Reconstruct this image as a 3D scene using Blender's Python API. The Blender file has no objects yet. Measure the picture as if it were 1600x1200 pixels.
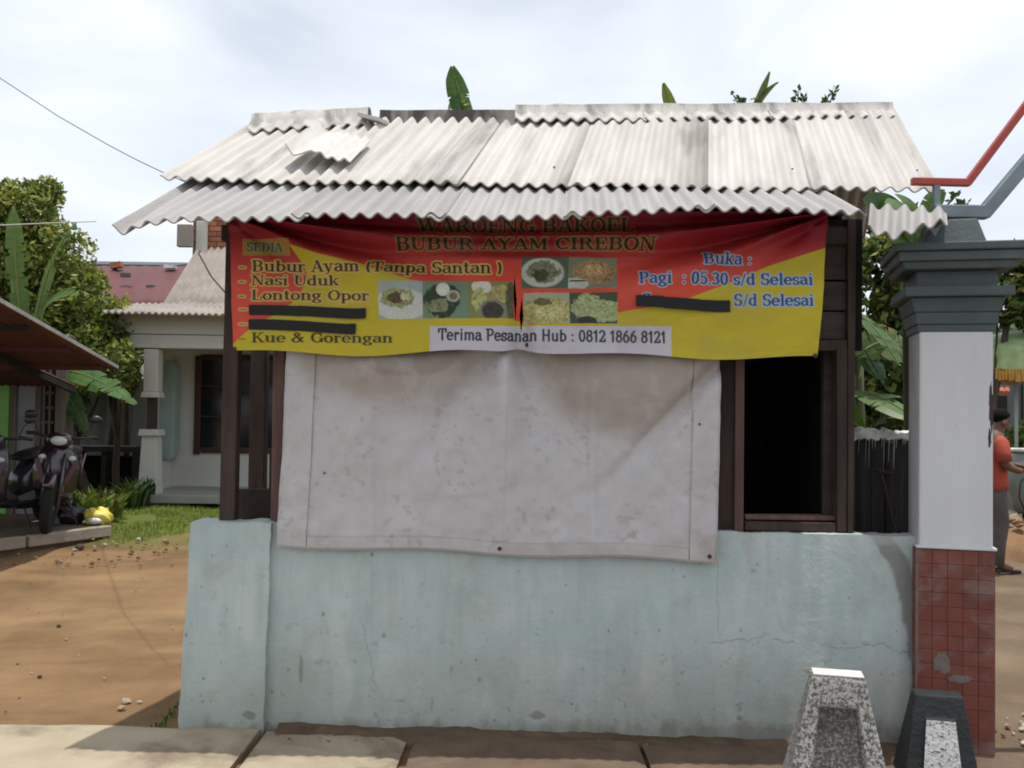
import bpy, bmesh, math, random
import numpy as np
from mathutils import Vector, Matrix, Euler

random.seed(11)
RNG = np.random.default_rng(5)
SC = bpy.context.scene
COL = SC.collection
R = math.radians

# ------------------------------------------------------------------ camera
F = 1500.0                      # focal length in pixels of a 1600 px wide picture
CAM = Vector((0.0, 0.0, 1.6))
PITCH, ROLL = math.atan(40 / F), R(0.8)
FWD = Vector((0, math.cos(PITCH), math.sin(PITCH)))
_r0, _u0 = Vector((1, 0, 0)), Vector((0, -math.sin(PITCH), math.cos(PITCH)))
RGT = _r0 * math.cos(ROLL) + _u0 * math.sin(ROLL)
UPV = -_r0 * math.sin(ROLL) + _u0 * math.cos(ROLL)
cam_data = bpy.data.cameras.new('camera')
cam = bpy.data.objects.new('camera', cam_data)
COL.objects.link(cam)
cam_data.sensor_fit = 'HORIZONTAL'
cam_data.sensor_width = 36.0
cam_data.lens = F / 1600 * 36.0
cam_data.clip_end = 2000
m = Matrix.Identity(4)
for i in range(3):
    m[i][0], m[i][1], m[i][2], m[i][3] = RGT[i], UPV[i], -FWD[i], CAM[i]
cam.matrix_world = m
SC.camera = cam

# ------------------------------------------------------------------ sky, sun, exposure
SUN_DIR = Vector((0.20, -0.09, 2.42)).normalized()      # towards the sun: nearly overhead
sun_el = math.asin(SUN_DIR.z)
sun_az = math.atan2(SUN_DIR.x, SUN_DIR.y)
world = bpy.data.worlds.new('World')
SC.world = world
world.use_nodes = True
nt = world.node_tree
for n in list(nt.nodes):
    nt.nodes.remove(n)
out = nt.nodes.new('ShaderNodeOutputWorld')
bg = nt.nodes.new('ShaderNodeBackground')
sky = nt.nodes.new('ShaderNodeTexSky')
sky.sky_type = 'NISHITA'
sky.sun_disc = False
sky.sun_elevation = sun_el
sky.sun_rotation = sun_az
sky.air_density = 1.0
sky.dust_density = 2.0
sky.ozone_density = 1.0
tc = nt.nodes.new('ShaderNodeTexCoord')
mp = nt.nodes.new('ShaderNodeMapping')
mp.inputs['Scale'].default_value = (1.0, 1.0, 2.6)
mp.inputs['Location'].default_value = (0.05, 0.4, 0.35)
nz = nt.nodes.new('ShaderNodeTexNoise')
nz.inputs['Scale'].default_value = 1.9
nz.inputs['Detail'].default_value = 7
nz.inputs['Roughness'].default_value = 0.5
nz.inputs['Distortion'].default_value = 0.35
rp = nt.nodes.new('ShaderNodeValToRGB')
rp.color_ramp.elements[0].position = 0.30
rp.color_ramp.elements[0].color = (0.50, 0.50, 0.50, 1)
rp.color_ramp.elements[1].position = 0.60
rp.color_ramp.elements[1].color = (1, 1, 1, 1)
mx = nt.nodes.new('ShaderNodeMix')
mx.data_type = 'RGBA'
mx.inputs['B'].default_value = (8.85, 9.3, 9.95, 1)       # bright thin cloud, before the strength
nt.links.new(tc.outputs['Generated'], mp.inputs['Vector'])
nt.links.new(mp.outputs['Vector'], nz.inputs['Vector'])
nt.links.new(nz.outputs['Fac'], rp.inputs['Fac'])
nt.links.new(rp.outputs['Color'], mx.inputs['Factor'])
nt.links.new(sky.outputs['Color'], mx.inputs['A'])
nt.links.new(mx.outputs['Result'], bg.inputs['Color'])
bg.inputs['Strength'].default_value = 0.105
nt.links.new(bg.outputs['Background'], out.inputs['Surface'])

sun_data = bpy.data.lights.new('sun', 'SUN')
sun_data.energy = 3.5
sun_data.angle = R(0.6)
sun_data.color = (1.0, 0.962, 0.905)
sun = bpy.data.objects.new('sun', sun_data)
sun.rotation_euler = SUN_DIR.to_track_quat('Z', 'Y').to_euler()
sun.location = (2, 5, 30)
COL.objects.link(sun)

SC.view_settings.view_transform = 'Standard'
SC.view_settings.look = 'None'
SC.view_settings.exposure = 0.13
SC.view_settings.gamma = 1.0
SC.view_settings.use_curve_mapping = False
SC.render.engine = 'CYCLES'
SC.cycles.use_denoising = True
SC.cycles.pixel_filter_type = 'BLACKMAN_HARRIS'
SC.cycles.filter_width = 1.9
SC.cycles.max_bounces = 8
SC.cycles.diffuse_bounces = 5
SC.cycles.transparent_max_bounces = 8

# ------------------------------------------------------------------ helpers
def at(px, py, Y):
    d = FWD + RGT * ((px - 800) / F) + UPV * ((600 - py) / F)
    return CAM + d * (Y / d.y)

def at_np(px, py, Y):
    d = [FWD[i] + RGT[i] * ((px - 800) / F) + UPV[i] * ((600 - py) / F) for i in range(3)]
    k = Y / d[1]
    return np.stack([CAM[i] + d[i] * k for i in range(3)], -1)

def lin(r, g, b, k=1.0):
    o = []
    for c in (r, g, b):
        c /= 255.0
        c = c / 12.92 if c <= 0.04045 else ((c + 0.055) / 1.055) ** 2.4
        o.append(min(c * k, 0.86))
    return tuple(o)

def sstep(a, b, x):
    t = np.clip((x - a) / (b - a), 0, 1)
    return t * t * (3 - 2 * t)

def vnoise(x, y, seed=0):
    x = np.asarray(x, float); y = np.asarray(y, float)
    xi = np.floor(x).astype(np.int64); yi = np.floor(y).astype(np.int64)
    xf, yf = x - xi, y - yi
    def h(a, b):
        n = (a * 374761393 + b * 668265263 + seed * 982451653) & 0x7fffffff
        n = ((n ^ (n >> 13)) * 1274126177) & 0x7fffffff
        return ((n ^ (n >> 16)) & 0xffff) / 65535.0
    u, v = xf * xf * (3 - 2 * xf), yf * yf * (3 - 2 * yf)
    return (h(xi, yi) * (1 - u) + h(xi + 1, yi) * u) * (1 - v) + (h(xi, yi + 1) * (1 - u) + h(xi + 1, yi + 1) * u) * v

def fbm(x, y, seed=0, oct=4):
    t, a, s = 0, 0.5, 0
    for k in range(oct):
        t = t + a * vnoise(np.asarray(x) * 2 ** k, np.asarray(y) * 2 ** k, seed + k * 7)
        s += a; a *= 0.5
    return t / s

def link(o, parent=None):
    COL.objects.link(o)
    if parent is not None:
        o.parent = parent
    return o

def tag(o, label=None, cat=None, group=None, kind=None):
    if label: o['label'] = label
    if cat: o['category'] = cat
    if group: o['group'] = group
    if kind: o['kind'] = kind
    return o

def thing(name, label, cat, loc=(0, 0, 0), rotz=0.0, group=None):
    o = bpy.data.objects.new(name, None)
    o.empty_display_size = 0.1
    link(o)
    o.location = loc
    o.rotation_euler = (0, 0, rotz)
    return tag(o, label, cat, group)

def copy_tree(o, parent=None):
    c = o.copy()
    link(c, parent)
    for ch in list(o.children):
        copy_tree(ch, c)
    return c

def root_loc(p):
    v = Vector((0, 0, 0))
    while p is not None:
        v += p.location
        p = p.parent
    return v

class MB:
    def __init__(self):
        self.v, self.f, self.col = [], [], []
    def add(self, vs, fs, col=None):
        b = len(self.v)
        self.v += [tuple(x) for x in vs]
        self.f += [tuple(i + b for i in q) for q in fs]
        if col is not None:
            self.col += [col] * len(vs) if not isinstance(col, list) else col
        return self
    def box(self, x0, x1, y0, y1, z0, z1, col=None):
        return self.add([(x0, y0, z0), (x1, y0, z0), (x1, y1, z0), (x0, y1, z0), (x0, y0, z1), (x1, y0, z1), (x1, y1, z1), (x0, y1, z1)],
                        [(3, 2, 1, 0), (4, 5, 6, 7), (0, 1, 5, 4), (1, 2, 6, 5), (2, 3, 7, 6), (3, 0, 4, 7)], col)
    def frustum(self, cx, cy, z0, z1, a0, b0, a1, b1, dx=0, dy=0):
        vs = []
        for z, a, b, ox, oy in ((z0, a0, b0, 0, 0), (z1, a1, b1, dx, dy)):
            vs += [(cx - a + ox, cy - b + oy, z), (cx + a + ox, cy - b + oy, z), (cx + a + ox, cy + b + oy, z), (cx - a + ox, cy + b + oy, z)]
        return self.add(vs, [(3, 2, 1, 0), (4, 5, 6, 7), (0, 1, 5, 4), (1, 2, 6, 5), (2, 3, 7, 6), (3, 0, 4, 7)])
    def bar(self, p, q, w, h, up=(0, 0, 1)):
        p, q = Vector(p), Vector(q)
        d = (q - p).normalized()
        s = d.cross(Vector(up))
        if s.length < 1e-4: s = Vector((1, 0, 0))
        s.normalize(); u = s.cross(d)
        vs = []
        for c in (p, q):
            for a, b in ((-1, -1), (1, -1), (1, 1), (-1, 1)):
                vs.append(c + s * (a * w / 2) + u * (b * h / 2))
        return self.add(vs, [(3, 2, 1, 0), (4, 5, 6, 7), (0, 1, 5, 4), (1, 2, 6, 5), (2, 3, 7, 6), (3, 0, 4, 7)])
    def tube(self, path, rad, n=8, cap=True):
        path = [Vector(p) for p in path]
        if not hasattr(rad, '__len__'): rad = [rad] * len(path)
        b = len(self.v); N = len(path)
        prev = None
        for i, p in enumerate(path):
            d = (path[min(i + 1, N - 1)] - path[max(i - 1, 0)]).normalized()
            s = (prev - d * prev.dot(d)) if prev is not None else d.cross(Vector((0.3, 0.2, 1)))
            if s.length < 1e-5: s = d.orthogonal()
            s.normalize(); prev = s
            t = d.cross(s)
            for k in range(n):
                a = 2 * math.pi * k / n
                self.v.append(tuple(p + (s * math.cos(a) + t * math.sin(a)) * rad[i]))
        for i in range(N - 1):
            for k in range(n):
                k2 = (k + 1) % n
                self.f.append((b + i * n + k, b + i * n + k2, b + (i + 1) * n + k2, b + (i + 1) * n + k))
        if cap:
            self.f.append(tuple(b + k for k in reversed(range(n))))
            self.f.append(tuple(b + (N - 1) * n + k for k in range(n)))
        return self
    def lathe(self, prof, c=(0, 0, 0), n=16, axis='z'):
        b = len(self.v); N = len(prof)
        for r, h in prof:
            for k in range(n):
                a = 2 * math.pi * k / n
                if axis == 'z': p = (c[0] + r * math.cos(a), c[1] + r * math.sin(a), c[2] + h)
                elif axis == 'y': p = (c[0] + r * math.cos(a), c[1] + h, c[2] + r * math.sin(a))
                else: p = (c[0] + h, c[1] + r * math.cos(a), c[2] + r * math.sin(a))
                self.v.append(p)
        for i in range(N - 1):
            for k in range(n):
                k2 = (k + 1) % n
                self.f.append((b + i * n + k, b + i * n + k2, b + (i + 1) * n + k2, b + (i + 1) * n + k))
        self.f.append(tuple(b + k for k in reversed(range(n))))
        self.f.append(tuple(b + (N - 1) * n + k for k in range(n)))
        return self
    def ell(self, c, r, n=14, m=9):
        prof = []
        b = len(self.v)
        for i in range(m + 1):
            t = -math.pi / 2 + math.pi * i / m
            for k in range(n):
                a = 2 * math.pi * k / n
                ct = max(math.cos(t), 0.02)
                self.v.append((c[0] + r[0] * ct * math.cos(a), c[1] + r[1] * ct * math.sin(a), c[2] + r[2] * math.sin(t)))
        for i in range(m):
            for k in range(n):
                k2 = (k + 1) % n
                self.f.append((b + i * n + k, b + i * n + k2, b + (i + 1) * n + k2, b + (i + 1) * n + k))
        return self
    def loft(self, rings, cap=True):
        b = len(self.v); n = len(rings[0])
        for r in rings: self.v += [tuple(p) for p in r]
        for i in range(len(rings) - 1):
            for k in range(n):
                k2 = (k + 1) % n
                self.f.append((b + i * n + k, b + i * n + k2, b + (i + 1) * n + k2, b + (i + 1) * n + k))
        if cap:
            self.f.append(tuple(b + k for k in reversed(range(n))))
            self.f.append(tuple(b + (len(rings) - 1) * n + k for k in range(n)))
        return self
    def build(self, name, mat, parent=None, local=False, smooth=False, bevel=0.0, fixn=False):
        me = bpy.data.meshes.new(name)
        off = Vector((0, 0, 0)) if (local or parent is None) else root_loc(parent)
        me.from_pydata([(x - off.x, y - off.y, z - off.z) for x, y, z in self.v], [], self.f)
        if self.col:
            ca = me.color_attributes.new('tint', 'FLOAT_COLOR', 'POINT')
            ca.data.foreach_set('color', np.array([(c[0], c[1], c[2], 1.0) for c in self.col], 'f').ravel())
        if fixn:
            bm = bmesh.new(); bm.from_mesh(me)
            bmesh.ops.recalc_face_normals(bm, faces=bm.faces); bm.to_mesh(me); bm.free()
        if smooth:
            me.shade_smooth()
        o = bpy.data.objects.new(name, me)
        link(o, parent)
        if mat is not None: me.materials.append(mat)
        if bevel:
            b = o.modifiers.new('bevel', 'BEVEL'); b.width = bevel; b.segments = 2; b.limit_method = 'ANGLE'
        return o

def grid_mesh(name, P, mat, parent=None, color=None, uv=None, thick=0.0, nrm=None, skip=None, smooth=True, attr='tint'):
    """P (nv,nu,3): a sheet of quads, optionally with a thickness; positions in world space."""
    nv, nu = P.shape[:2]
    off = np.array(root_loc(parent)) if parent is not None else np.zeros(3)
    idx = np.arange(nv * nu).reshape(nv, nu)
    q = np.stack([idx[:-1, :-1], idx[:-1, 1:], idx[1:, 1:], idx[1:, :-1]], -1).reshape(-1, 4)
    if skip is not None:
        q = q[~skip[:-1, :-1].ravel()]
    V = P.reshape(-1, 3) - off
    cols = color.reshape(-1, color.shape[-1]) if color is not None else None
    uvs = uv.reshape(-1, 2) if uv is not None else None
    if thick:
        du = np.gradient(P, axis=1); dv = np.gradient(P, axis=0)
        N = np.cross(du, dv); N /= np.linalg.norm(N, axis=-1, keepdims=True) + 1e-9
        V2 = (P - N * thick).reshape(-1, 3) - off
        n0 = len(V)
        V = np.concatenate([V, V2])
        q2 = q[:, ::-1] + n0
        def edge(a): return np.stack([a[1:], a[:-1], a[:-1] + n0, a[1:] + n0], -1)
        q = np.concatenate([q, q2, edge(idx[0]), edge(idx[-1][::-1]), edge(idx[:, 0][::-1]), edge(idx[:, -1])])
        if cols is not None: cols = np.concatenate([cols, cols])
        if uvs is not None: uvs = np.concatenate([uvs, uvs])
    me = bpy.data.meshes.new(name)
    me.vertices.add(len(V)); me.vertices.foreach_set('co', V.astype('f').ravel())
    me.loops.add(q.size); me.loops.foreach_set('vertex_index', q.astype('i').ravel())
    me.polygons.add(len(q)); me.polygons.foreach_set('loop_start', np.arange(0, q.size, 4, dtype='i'))
    me.update(calc_edges=True)
    if cols is not None:
        ca = me.color_attributes.new(attr, 'FLOAT_COLOR', 'POINT')
        c4 = np.ones((len(cols), 4), 'f'); c4[:, :cols.shape[1]] = cols
        ca.data.foreach_set('color', c4.ravel())
    if uvs is not None:
        ul = me.uv_layers.new(name='uv')
        ul.data.foreach_set('uv', uvs[q.ravel()].astype('f').ravel())
    me.validate()
    if smooth:
        me.shade_smooth()
        if thick: me.set_sharp_from_angle(angle=R(50))
    me.materials.append(mat)
    o = bpy.data.objects.new(name, me)
    return link(o, parent)

def fbox(mb, px0, px1, py0, py1, Y, depth, z0=None, z1=None):
    cx, cy = (px0 + px1) / 2, (py0 + py1) / 2
    x0, x1 = at(px0, cy, Y).x, at(px1, cy, Y).x
    zz1 = at(cx, py0, Y).z if z1 is None else z1
    zz0 = at(cx, py1, Y).z if z0 is None else z0
    return mb.box(x0, x1, Y, Y + depth, zz0, zz1)

# ------------------------------------------------------------------ materials
MATS = {}
def _new(name):
    mt = bpy.data.materials.new(name); mt.use_nodes = True
    t = mt.node_tree
    for n in list(t.nodes): t.nodes.remove(n)
    o = t.nodes.new('ShaderNodeOutputMaterial')
    b = t.nodes.new('ShaderNodeBsdfPrincipled')
    t.links.new(b.outputs['BSDF'], o.inputs['Surface'])
    MATS[name] = mt
    return mt, t, b, o

def _noise(t, vec, scale, detail=6, rough=0.55, dist=0.0):
    n = t.nodes.new('ShaderNodeTexNoise')
    n.inputs['Scale'].default_value = scale; n.inputs['Detail'].default_value = detail
    n.inputs['Roughness'].default_value = rough; n.inputs['Distortion'].default_value = dist
    t.links.new(vec, n.inputs['Vector'])
    return n.outputs['Fac']

def _ramp(t, fac, p0, p1):
    r = t.nodes.new('ShaderNodeMapRange'); r.interpolation_type = 'SMOOTHSTEP'
    r.inputs['From Min'].default_value = p0; r.inputs['From Max'].default_value = p1
    t.links.new(fac, r.inputs['Value'])
    return r.outputs['Result']

def _mix(t, fac, a, b, mode='MIX'):
    m = t.nodes.new('ShaderNodeMix'); m.data_type = 'RGBA'; m.blend_type = mode
    for s, x in (('Factor', fac), ('A', a), ('B', b)):
        if isinstance(x, (int, float)): m.inputs[s].default_value = x
        elif isinstance(x, tuple): m.inputs[s].default_value = (*x[:3], 1)
        else: t.links.new(x, m.inputs[s])
    return m.outputs['Result']

def pm(name, c1, c2=None, scale=3.0, rough=0.8, bump=0.0, bscale=40.0, stain=None, sscale=2.0, samt=0.7, sat=(0.5, 0.7), metallic=0.0, spec=0.3,
       stretch=(1, 1, 1), coord='Object', attr=None, attrmul=False, speck=None, speckscale=60, speckat=(0.62, 0.7), coat=0.0, objvar=0.0, frame=None):
    if name in MATS: return MATS[name]
    mt, t, b, o = _new(name)
    tcn = t.nodes.new('ShaderNodeTexCoord')
    mp = t.nodes.new('ShaderNodeMapping'); mp.inputs['Scale'].default_value = stretch
    if frame is not None: tcn.object = frame
    t.links.new(tcn.outputs[coord], mp.inputs['Vector'])
    vec = mp.outputs['Vector']
    if objvar:
        oi = t.nodes.new('ShaderNodeObjectInfo')
        va = t.nodes.new('ShaderNodeVectorMath'); va.operation = 'MULTIPLY_ADD'
        cb = t.nodes.new('ShaderNodeCombineXYZ')
        for k in range(3): t.links.new(oi.outputs['Random'], cb.inputs[k])
        t.links.new(cb.outputs[0], va.inputs[0]); va.inputs[1].default_value = (31, 17, 23); t.links.new(vec, va.inputs[2])
        if frame is None: vec = va.outputs[0]
    base = c1
    if attr:
        an = t.nodes.new('ShaderNodeVertexColor'); an.layer_name = attr
        base = an.outputs['Color']
    if c2 is not None:
        f = _ramp(t, _noise(t, vec, scale), 0.3, 0.7)
        if attr: base = _mix(t, f, base, c2, 'MULTIPLY')
        else: base = _mix(t, f, base, c2)
    if stain is not None:
        f = _ramp(t, _noise(t, vec, sscale, 8, 0.62, 0.4), *sat)
        mm = t.nodes.new('ShaderNodeMath'); mm.operation = 'MULTIPLY'; mm.inputs[1].default_value = samt
        t.links.new(f, mm.inputs[0])
        base = _mix(t, mm.outputs[0], base, stain)
    if speck is not None:
        f = _ramp(t, _noise(t, vec, speckscale, 8, 0.74), *speckat)
        base = _mix(t, f, base, speck)
    if objvar:
        hv = t.nodes.new('ShaderNodeHueSaturation')
        mr = t.nodes.new('ShaderNodeMapRange')
        mr.inputs['To Min'].default_value = 1 - objvar; mr.inputs['To Max'].default_value = 1 + objvar
        t.links.new(oi.outputs['Random'], mr.inputs['Value']); t.links.new(mr.outputs[0], hv.inputs['Value'])
        if isinstance(base, tuple): hv.inputs['Color'].default_value = (*base, 1)
        else: t.links.new(base, hv.inputs['Color'])
        base = hv.outputs['Color']
    if isinstance(base, tuple): b.inputs['Base Color'].default_value = (*base, 1)
    else: t.links.new(base, b.inputs['Base Color'])
    b.inputs['Roughness'].default_value = rough
    b.inputs['Metallic'].default_value = metallic
    b.inputs['Specular IOR Level'].default_value = spec
    b.inputs['Coat Weight'].default_value = coat
    if bump:
        bn = t.nodes.new('ShaderNodeBump'); bn.inputs['Strength'].default_value = 1.0; bn.inputs['Distance'].default_value = bump
        t.links.new(_noise(t, vec, bscale, 5, 0.6), bn.inputs['Height'])
        t.links.new(bn.outputs['Normal'], b.inputs['Normal'])
    return mt

def foliage(name, trans=0.35, rough=0.55):
    if name in MATS: return MATS[name]
    mt, t, b, o = _new(name)
    an = t.nodes.new('ShaderNodeVertexColor'); an.layer_name = 'tint'
    t.links.new(an.outputs['Color'], b.inputs['Base Color'])
    b.inputs['Roughness'].default_value = rough; b.inputs['Specular IOR Level'].default_value = 0.35
    tr = t.nodes.new('ShaderNodeBsdfTranslucent')
    t.links.new(_mix(t, 1.0, an.outputs['Color'], (1.25, 1.25, 0.5), 'MULTIPLY'), tr.inputs['Color'])
    ms = t.nodes.new('ShaderNodeMixShader'); ms.inputs[0].default_value = trans
    t.links.new(b.outputs[0], ms.inputs[1]); t.links.new(tr.outputs[0], ms.inputs[2])
    t.links.new(ms.outputs[0], o.inputs['Surface'])
    return mt
# ------------------------------------------------------------------ palette
m_dirt = pm('dirt', None, (0.72, 0.70, 0.68), scale=1.3, rough=0.95, bump=0.012, bscale=22, attr='tint', stain=(0.24, 0.16, 0.095), sscale=3.5, samt=0.45, sat=(0.5, 0.75), spec=0.1)
m_road = pm('road_asphalt', (0.24, 0.22, 0.19), (0.16, 0.15, 0.135), scale=1.2, rough=0.92, bump=0.006, bscale=120, spec=0.2)
m_slab = pm('slab_concrete', (0.40, 0.34, 0.245), (0.33, 0.275, 0.195), scale=3.0, rough=0.92, bump=0.005, bscale=70, stain=(0.15, 0.11, 0.075), sscale=1.6, samt=0.75, sat=(0.5, 0.68), spec=0.15)
m_slab2 = pm('slab_concrete_muddy', (0.165, 0.118, 0.085), (0.12, 0.085, 0.062), scale=5.0, rough=0.95, bump=0.006, bscale=60, stain=(0.22, 0.17, 0.125), sscale=2.2, samt=0.5, sat=(0.52, 0.7), spec=0.1)
m_paint = pm('pale_blue_paint', None, (0.86, 0.89, 0.89), scale=2.2, rough=0.7, bump=0.004, bscale=35, attr='tint', stain=(0.30, 0.30, 0.26), sscale=5.0, samt=0.45, sat=(0.5, 0.8), speck=(0.13, 0.12, 0.105), speckscale=21, speckat=(0.725, 0.77), spec=0.2)
m_wood = pm('weathered_wood', (0.075, 0.052, 0.043), (0.045, 0.033, 0.028), scale=5, rough=0.85, bump=0.006, bscale=30, stretch=(3, 3, 0.5), spec=0.15, objvar=0.15)
m_wood_red = pm('reddish_wood', (0.155, 0.088, 0.075), (0.095, 0.058, 0.05), scale=5, rough=0.8, bump=0.005, bscale=30, stretch=(3, 3, 0.4), spec=0.2, objvar=0.1)
m_plank = pm('dark_planks', (0.07, 0.052, 0.046), (0.045, 0.034, 0.03), scale=4, rough=0.85, bump=0.005, bscale=30, stretch=(0.5, 3, 4), spec=0.15, objvar=0.2)
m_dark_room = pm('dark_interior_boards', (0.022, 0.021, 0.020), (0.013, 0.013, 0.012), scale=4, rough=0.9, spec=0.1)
m_roof_a = pm('fibre_cement_cream', None, (0.84, 0.83, 0.81), attr='tint', scale=2.0, rough=0.9, bump=0.003, bscale=40, coord='UV', stretch=(6, 0.9, 1), stain=(0.10, 0.092, 0.083), sscale=0.85, samt=0.7, sat=(0.55, 0.76), spec=0.1, objvar=0.05)
m_roof_b = pm('fibre_cement_grey', (0.385, 0.37, 0.36), (0.33, 0.315, 0.305), scale=2.0, rough=0.9, bump=0.003, bscale=40, coord='UV', stretch=(6, 0.9, 1), stain=(0.2, 0.185, 0.17), sscale=0.9, samt=0.6, sat=(0.55, 0.75), spec=0.1, objvar=0.06)
m_roof_c = pm('fibre_cement_blackened', (0.25, 0.23, 0.21), (0.15, 0.14, 0.13), scale=3.0, rough=0.95, bump=0.004, bscale=40, coord='UV', stretch=(4, 2, 1), stain=(0.045, 0.042, 0.04), sscale=1.6, samt=0.9, sat=(0.45, 0.6), spec=0.1)
m_nail = pm('rusty_nail', (0.05, 0.035, 0.03), rough=0.7)

# ------------------------------------------------------------------ ground
def gz(x, y):
    rise = 0.25 * sstep(5.8, 12.5, y) * sstep(0.0, -1.6, x)
    return rise

def ground():
    xs = np.unique(np.concatenate([-np.geomspace(9, 400, 14), np.arange(-9, 9.01, 0.09), np.geomspace(9, 400, 14)]))
    ys = np.unique(np.concatenate([-np.geomspace(5, 300, 10), np.arange(-4, 3.6, 0.8), np.arange(3.6, 15, 0.07), np.geomspace(15, 900, 22)]))
    X, Y = np.meshgrid(xs, ys)
    Z = gz(X, Y)
    near = sstep(4.6, 5.2, Y) * sstep(40, 15, Y)
    Z = Z + near * ((fbm(X * 1.1, Y * 1.1, 3) - 0.5) * 0.07 + (fbm(X * 5, Y * 5, 9) - 0.5) * 0.022) - 0.012
    n1 = fbm(X * 0.7, Y * 0.7, 21)[..., None]; n2 = fbm(X * 2.2, Y * 2.2, 33)[..., None]
    c = np.array([0.215, 0.13, 0.066]) * (1 - n1) + np.array([0.245, 0.16, 0.086]) * n1
    c = c * (0.82 + 0.36 * n2)
    n3 = fbm(X * 0.9, Y * 4.5, 35)[..., None]; n4 = fbm(X * 3, Y * 9, 37)[..., None]
    c = c * (1 - .20 * sstep(.55, .75, n3) - .12 * sstep(.55, .8, n4)) * (1 + .14 * sstep(.5, .25, n3))
    # grass tint on the lawn before the house, grey-brown to the right of the pillar
    lawn = (sstep(9.6, 11.0, Y + (fbm(X * 1.5, Y * 1.5, 5) - .5) * 1.4) * sstep(-1.2, -2.0, X) * sstep(60, 30, Y))[..., None]
    c = c * (1 - lawn) + np.array([0.10, 0.135, 0.03]) * lawn
    gr = (sstep(1.9, 2.3, X))[..., None]
    c = c * (1 - gr) + np.array([0.175, 0.13, 0.088]) * (0.75 + 0.5 * n2) * gr
    o = grid_mesh('ground', np.stack([X, Y, Z], -1), m_dirt, color=c)
    tag(o, 'bare brown earth yard around the food stall', 'ground', kind='structure')
ground()

mb = MB(); mb.box(-60, 60, -8, 3.55, -0.05, 0.004)
tag(mb.build('road', m_road), 'worn asphalt street in front of the stall', 'road', kind='structure')

# sidewalk of concrete slabs laid over a drain
sw = thing('sidewalk', 'concrete slab sidewalk along the stall wall', 'sidewalk', (0, 4.2, 0)); sw['kind'] = 'structure'
joints = [(-4.4, -2.98), (-2.96, -1.205), (-1.172, -0.475), (-0.435, 0.62), (0.64, 1.36), (1.38, 2.05), (2.07, 3.4)]
for k, (a, b) in enumerate(joints):
    nx, ny = 26, 18
    U, V = np.meshgrid(np.linspace(0, 1, nx), np.linspace(0, 1, ny))
    sk = [0, 0.0, 0.0, -0.05, -0.02, 0, 0][k]
    X = a + (b - a) * U - sk * (1 - V) * 0
    far = 4.735 - 0.055 * (a + 1.7) * (a > -1.3)
    Y = 3.57 + (far - 3.57) * V + (fbm(U * 6 + k, V * 0 + k, 4) - .5) * 0.09 * (V > .98)
    if k == 2: X = X - 0.028 * (1 - V) * (U > 0.5) * 1.0
    if k == 3: X = X - 0.05 * (1 - V) * (U < 0.5) * 0.5
    e = np.minimum(np.minimum(U, 1 - U) * (b - a), np.minimum(V, 1 - V) * 1.15)
    Z = 0.030 + 0.006 * math.sin(k * 2.3) + (fbm(X * 3, Y * 3, 8) - .5) * 0.008 - 0.010 * np.exp(-e / 0.012)
    grid_mesh('paving_slab', np.stack([X, Y, Z], -1), m_slab if k < 3 else m_slab2, sw, thick=0.09)

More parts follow.
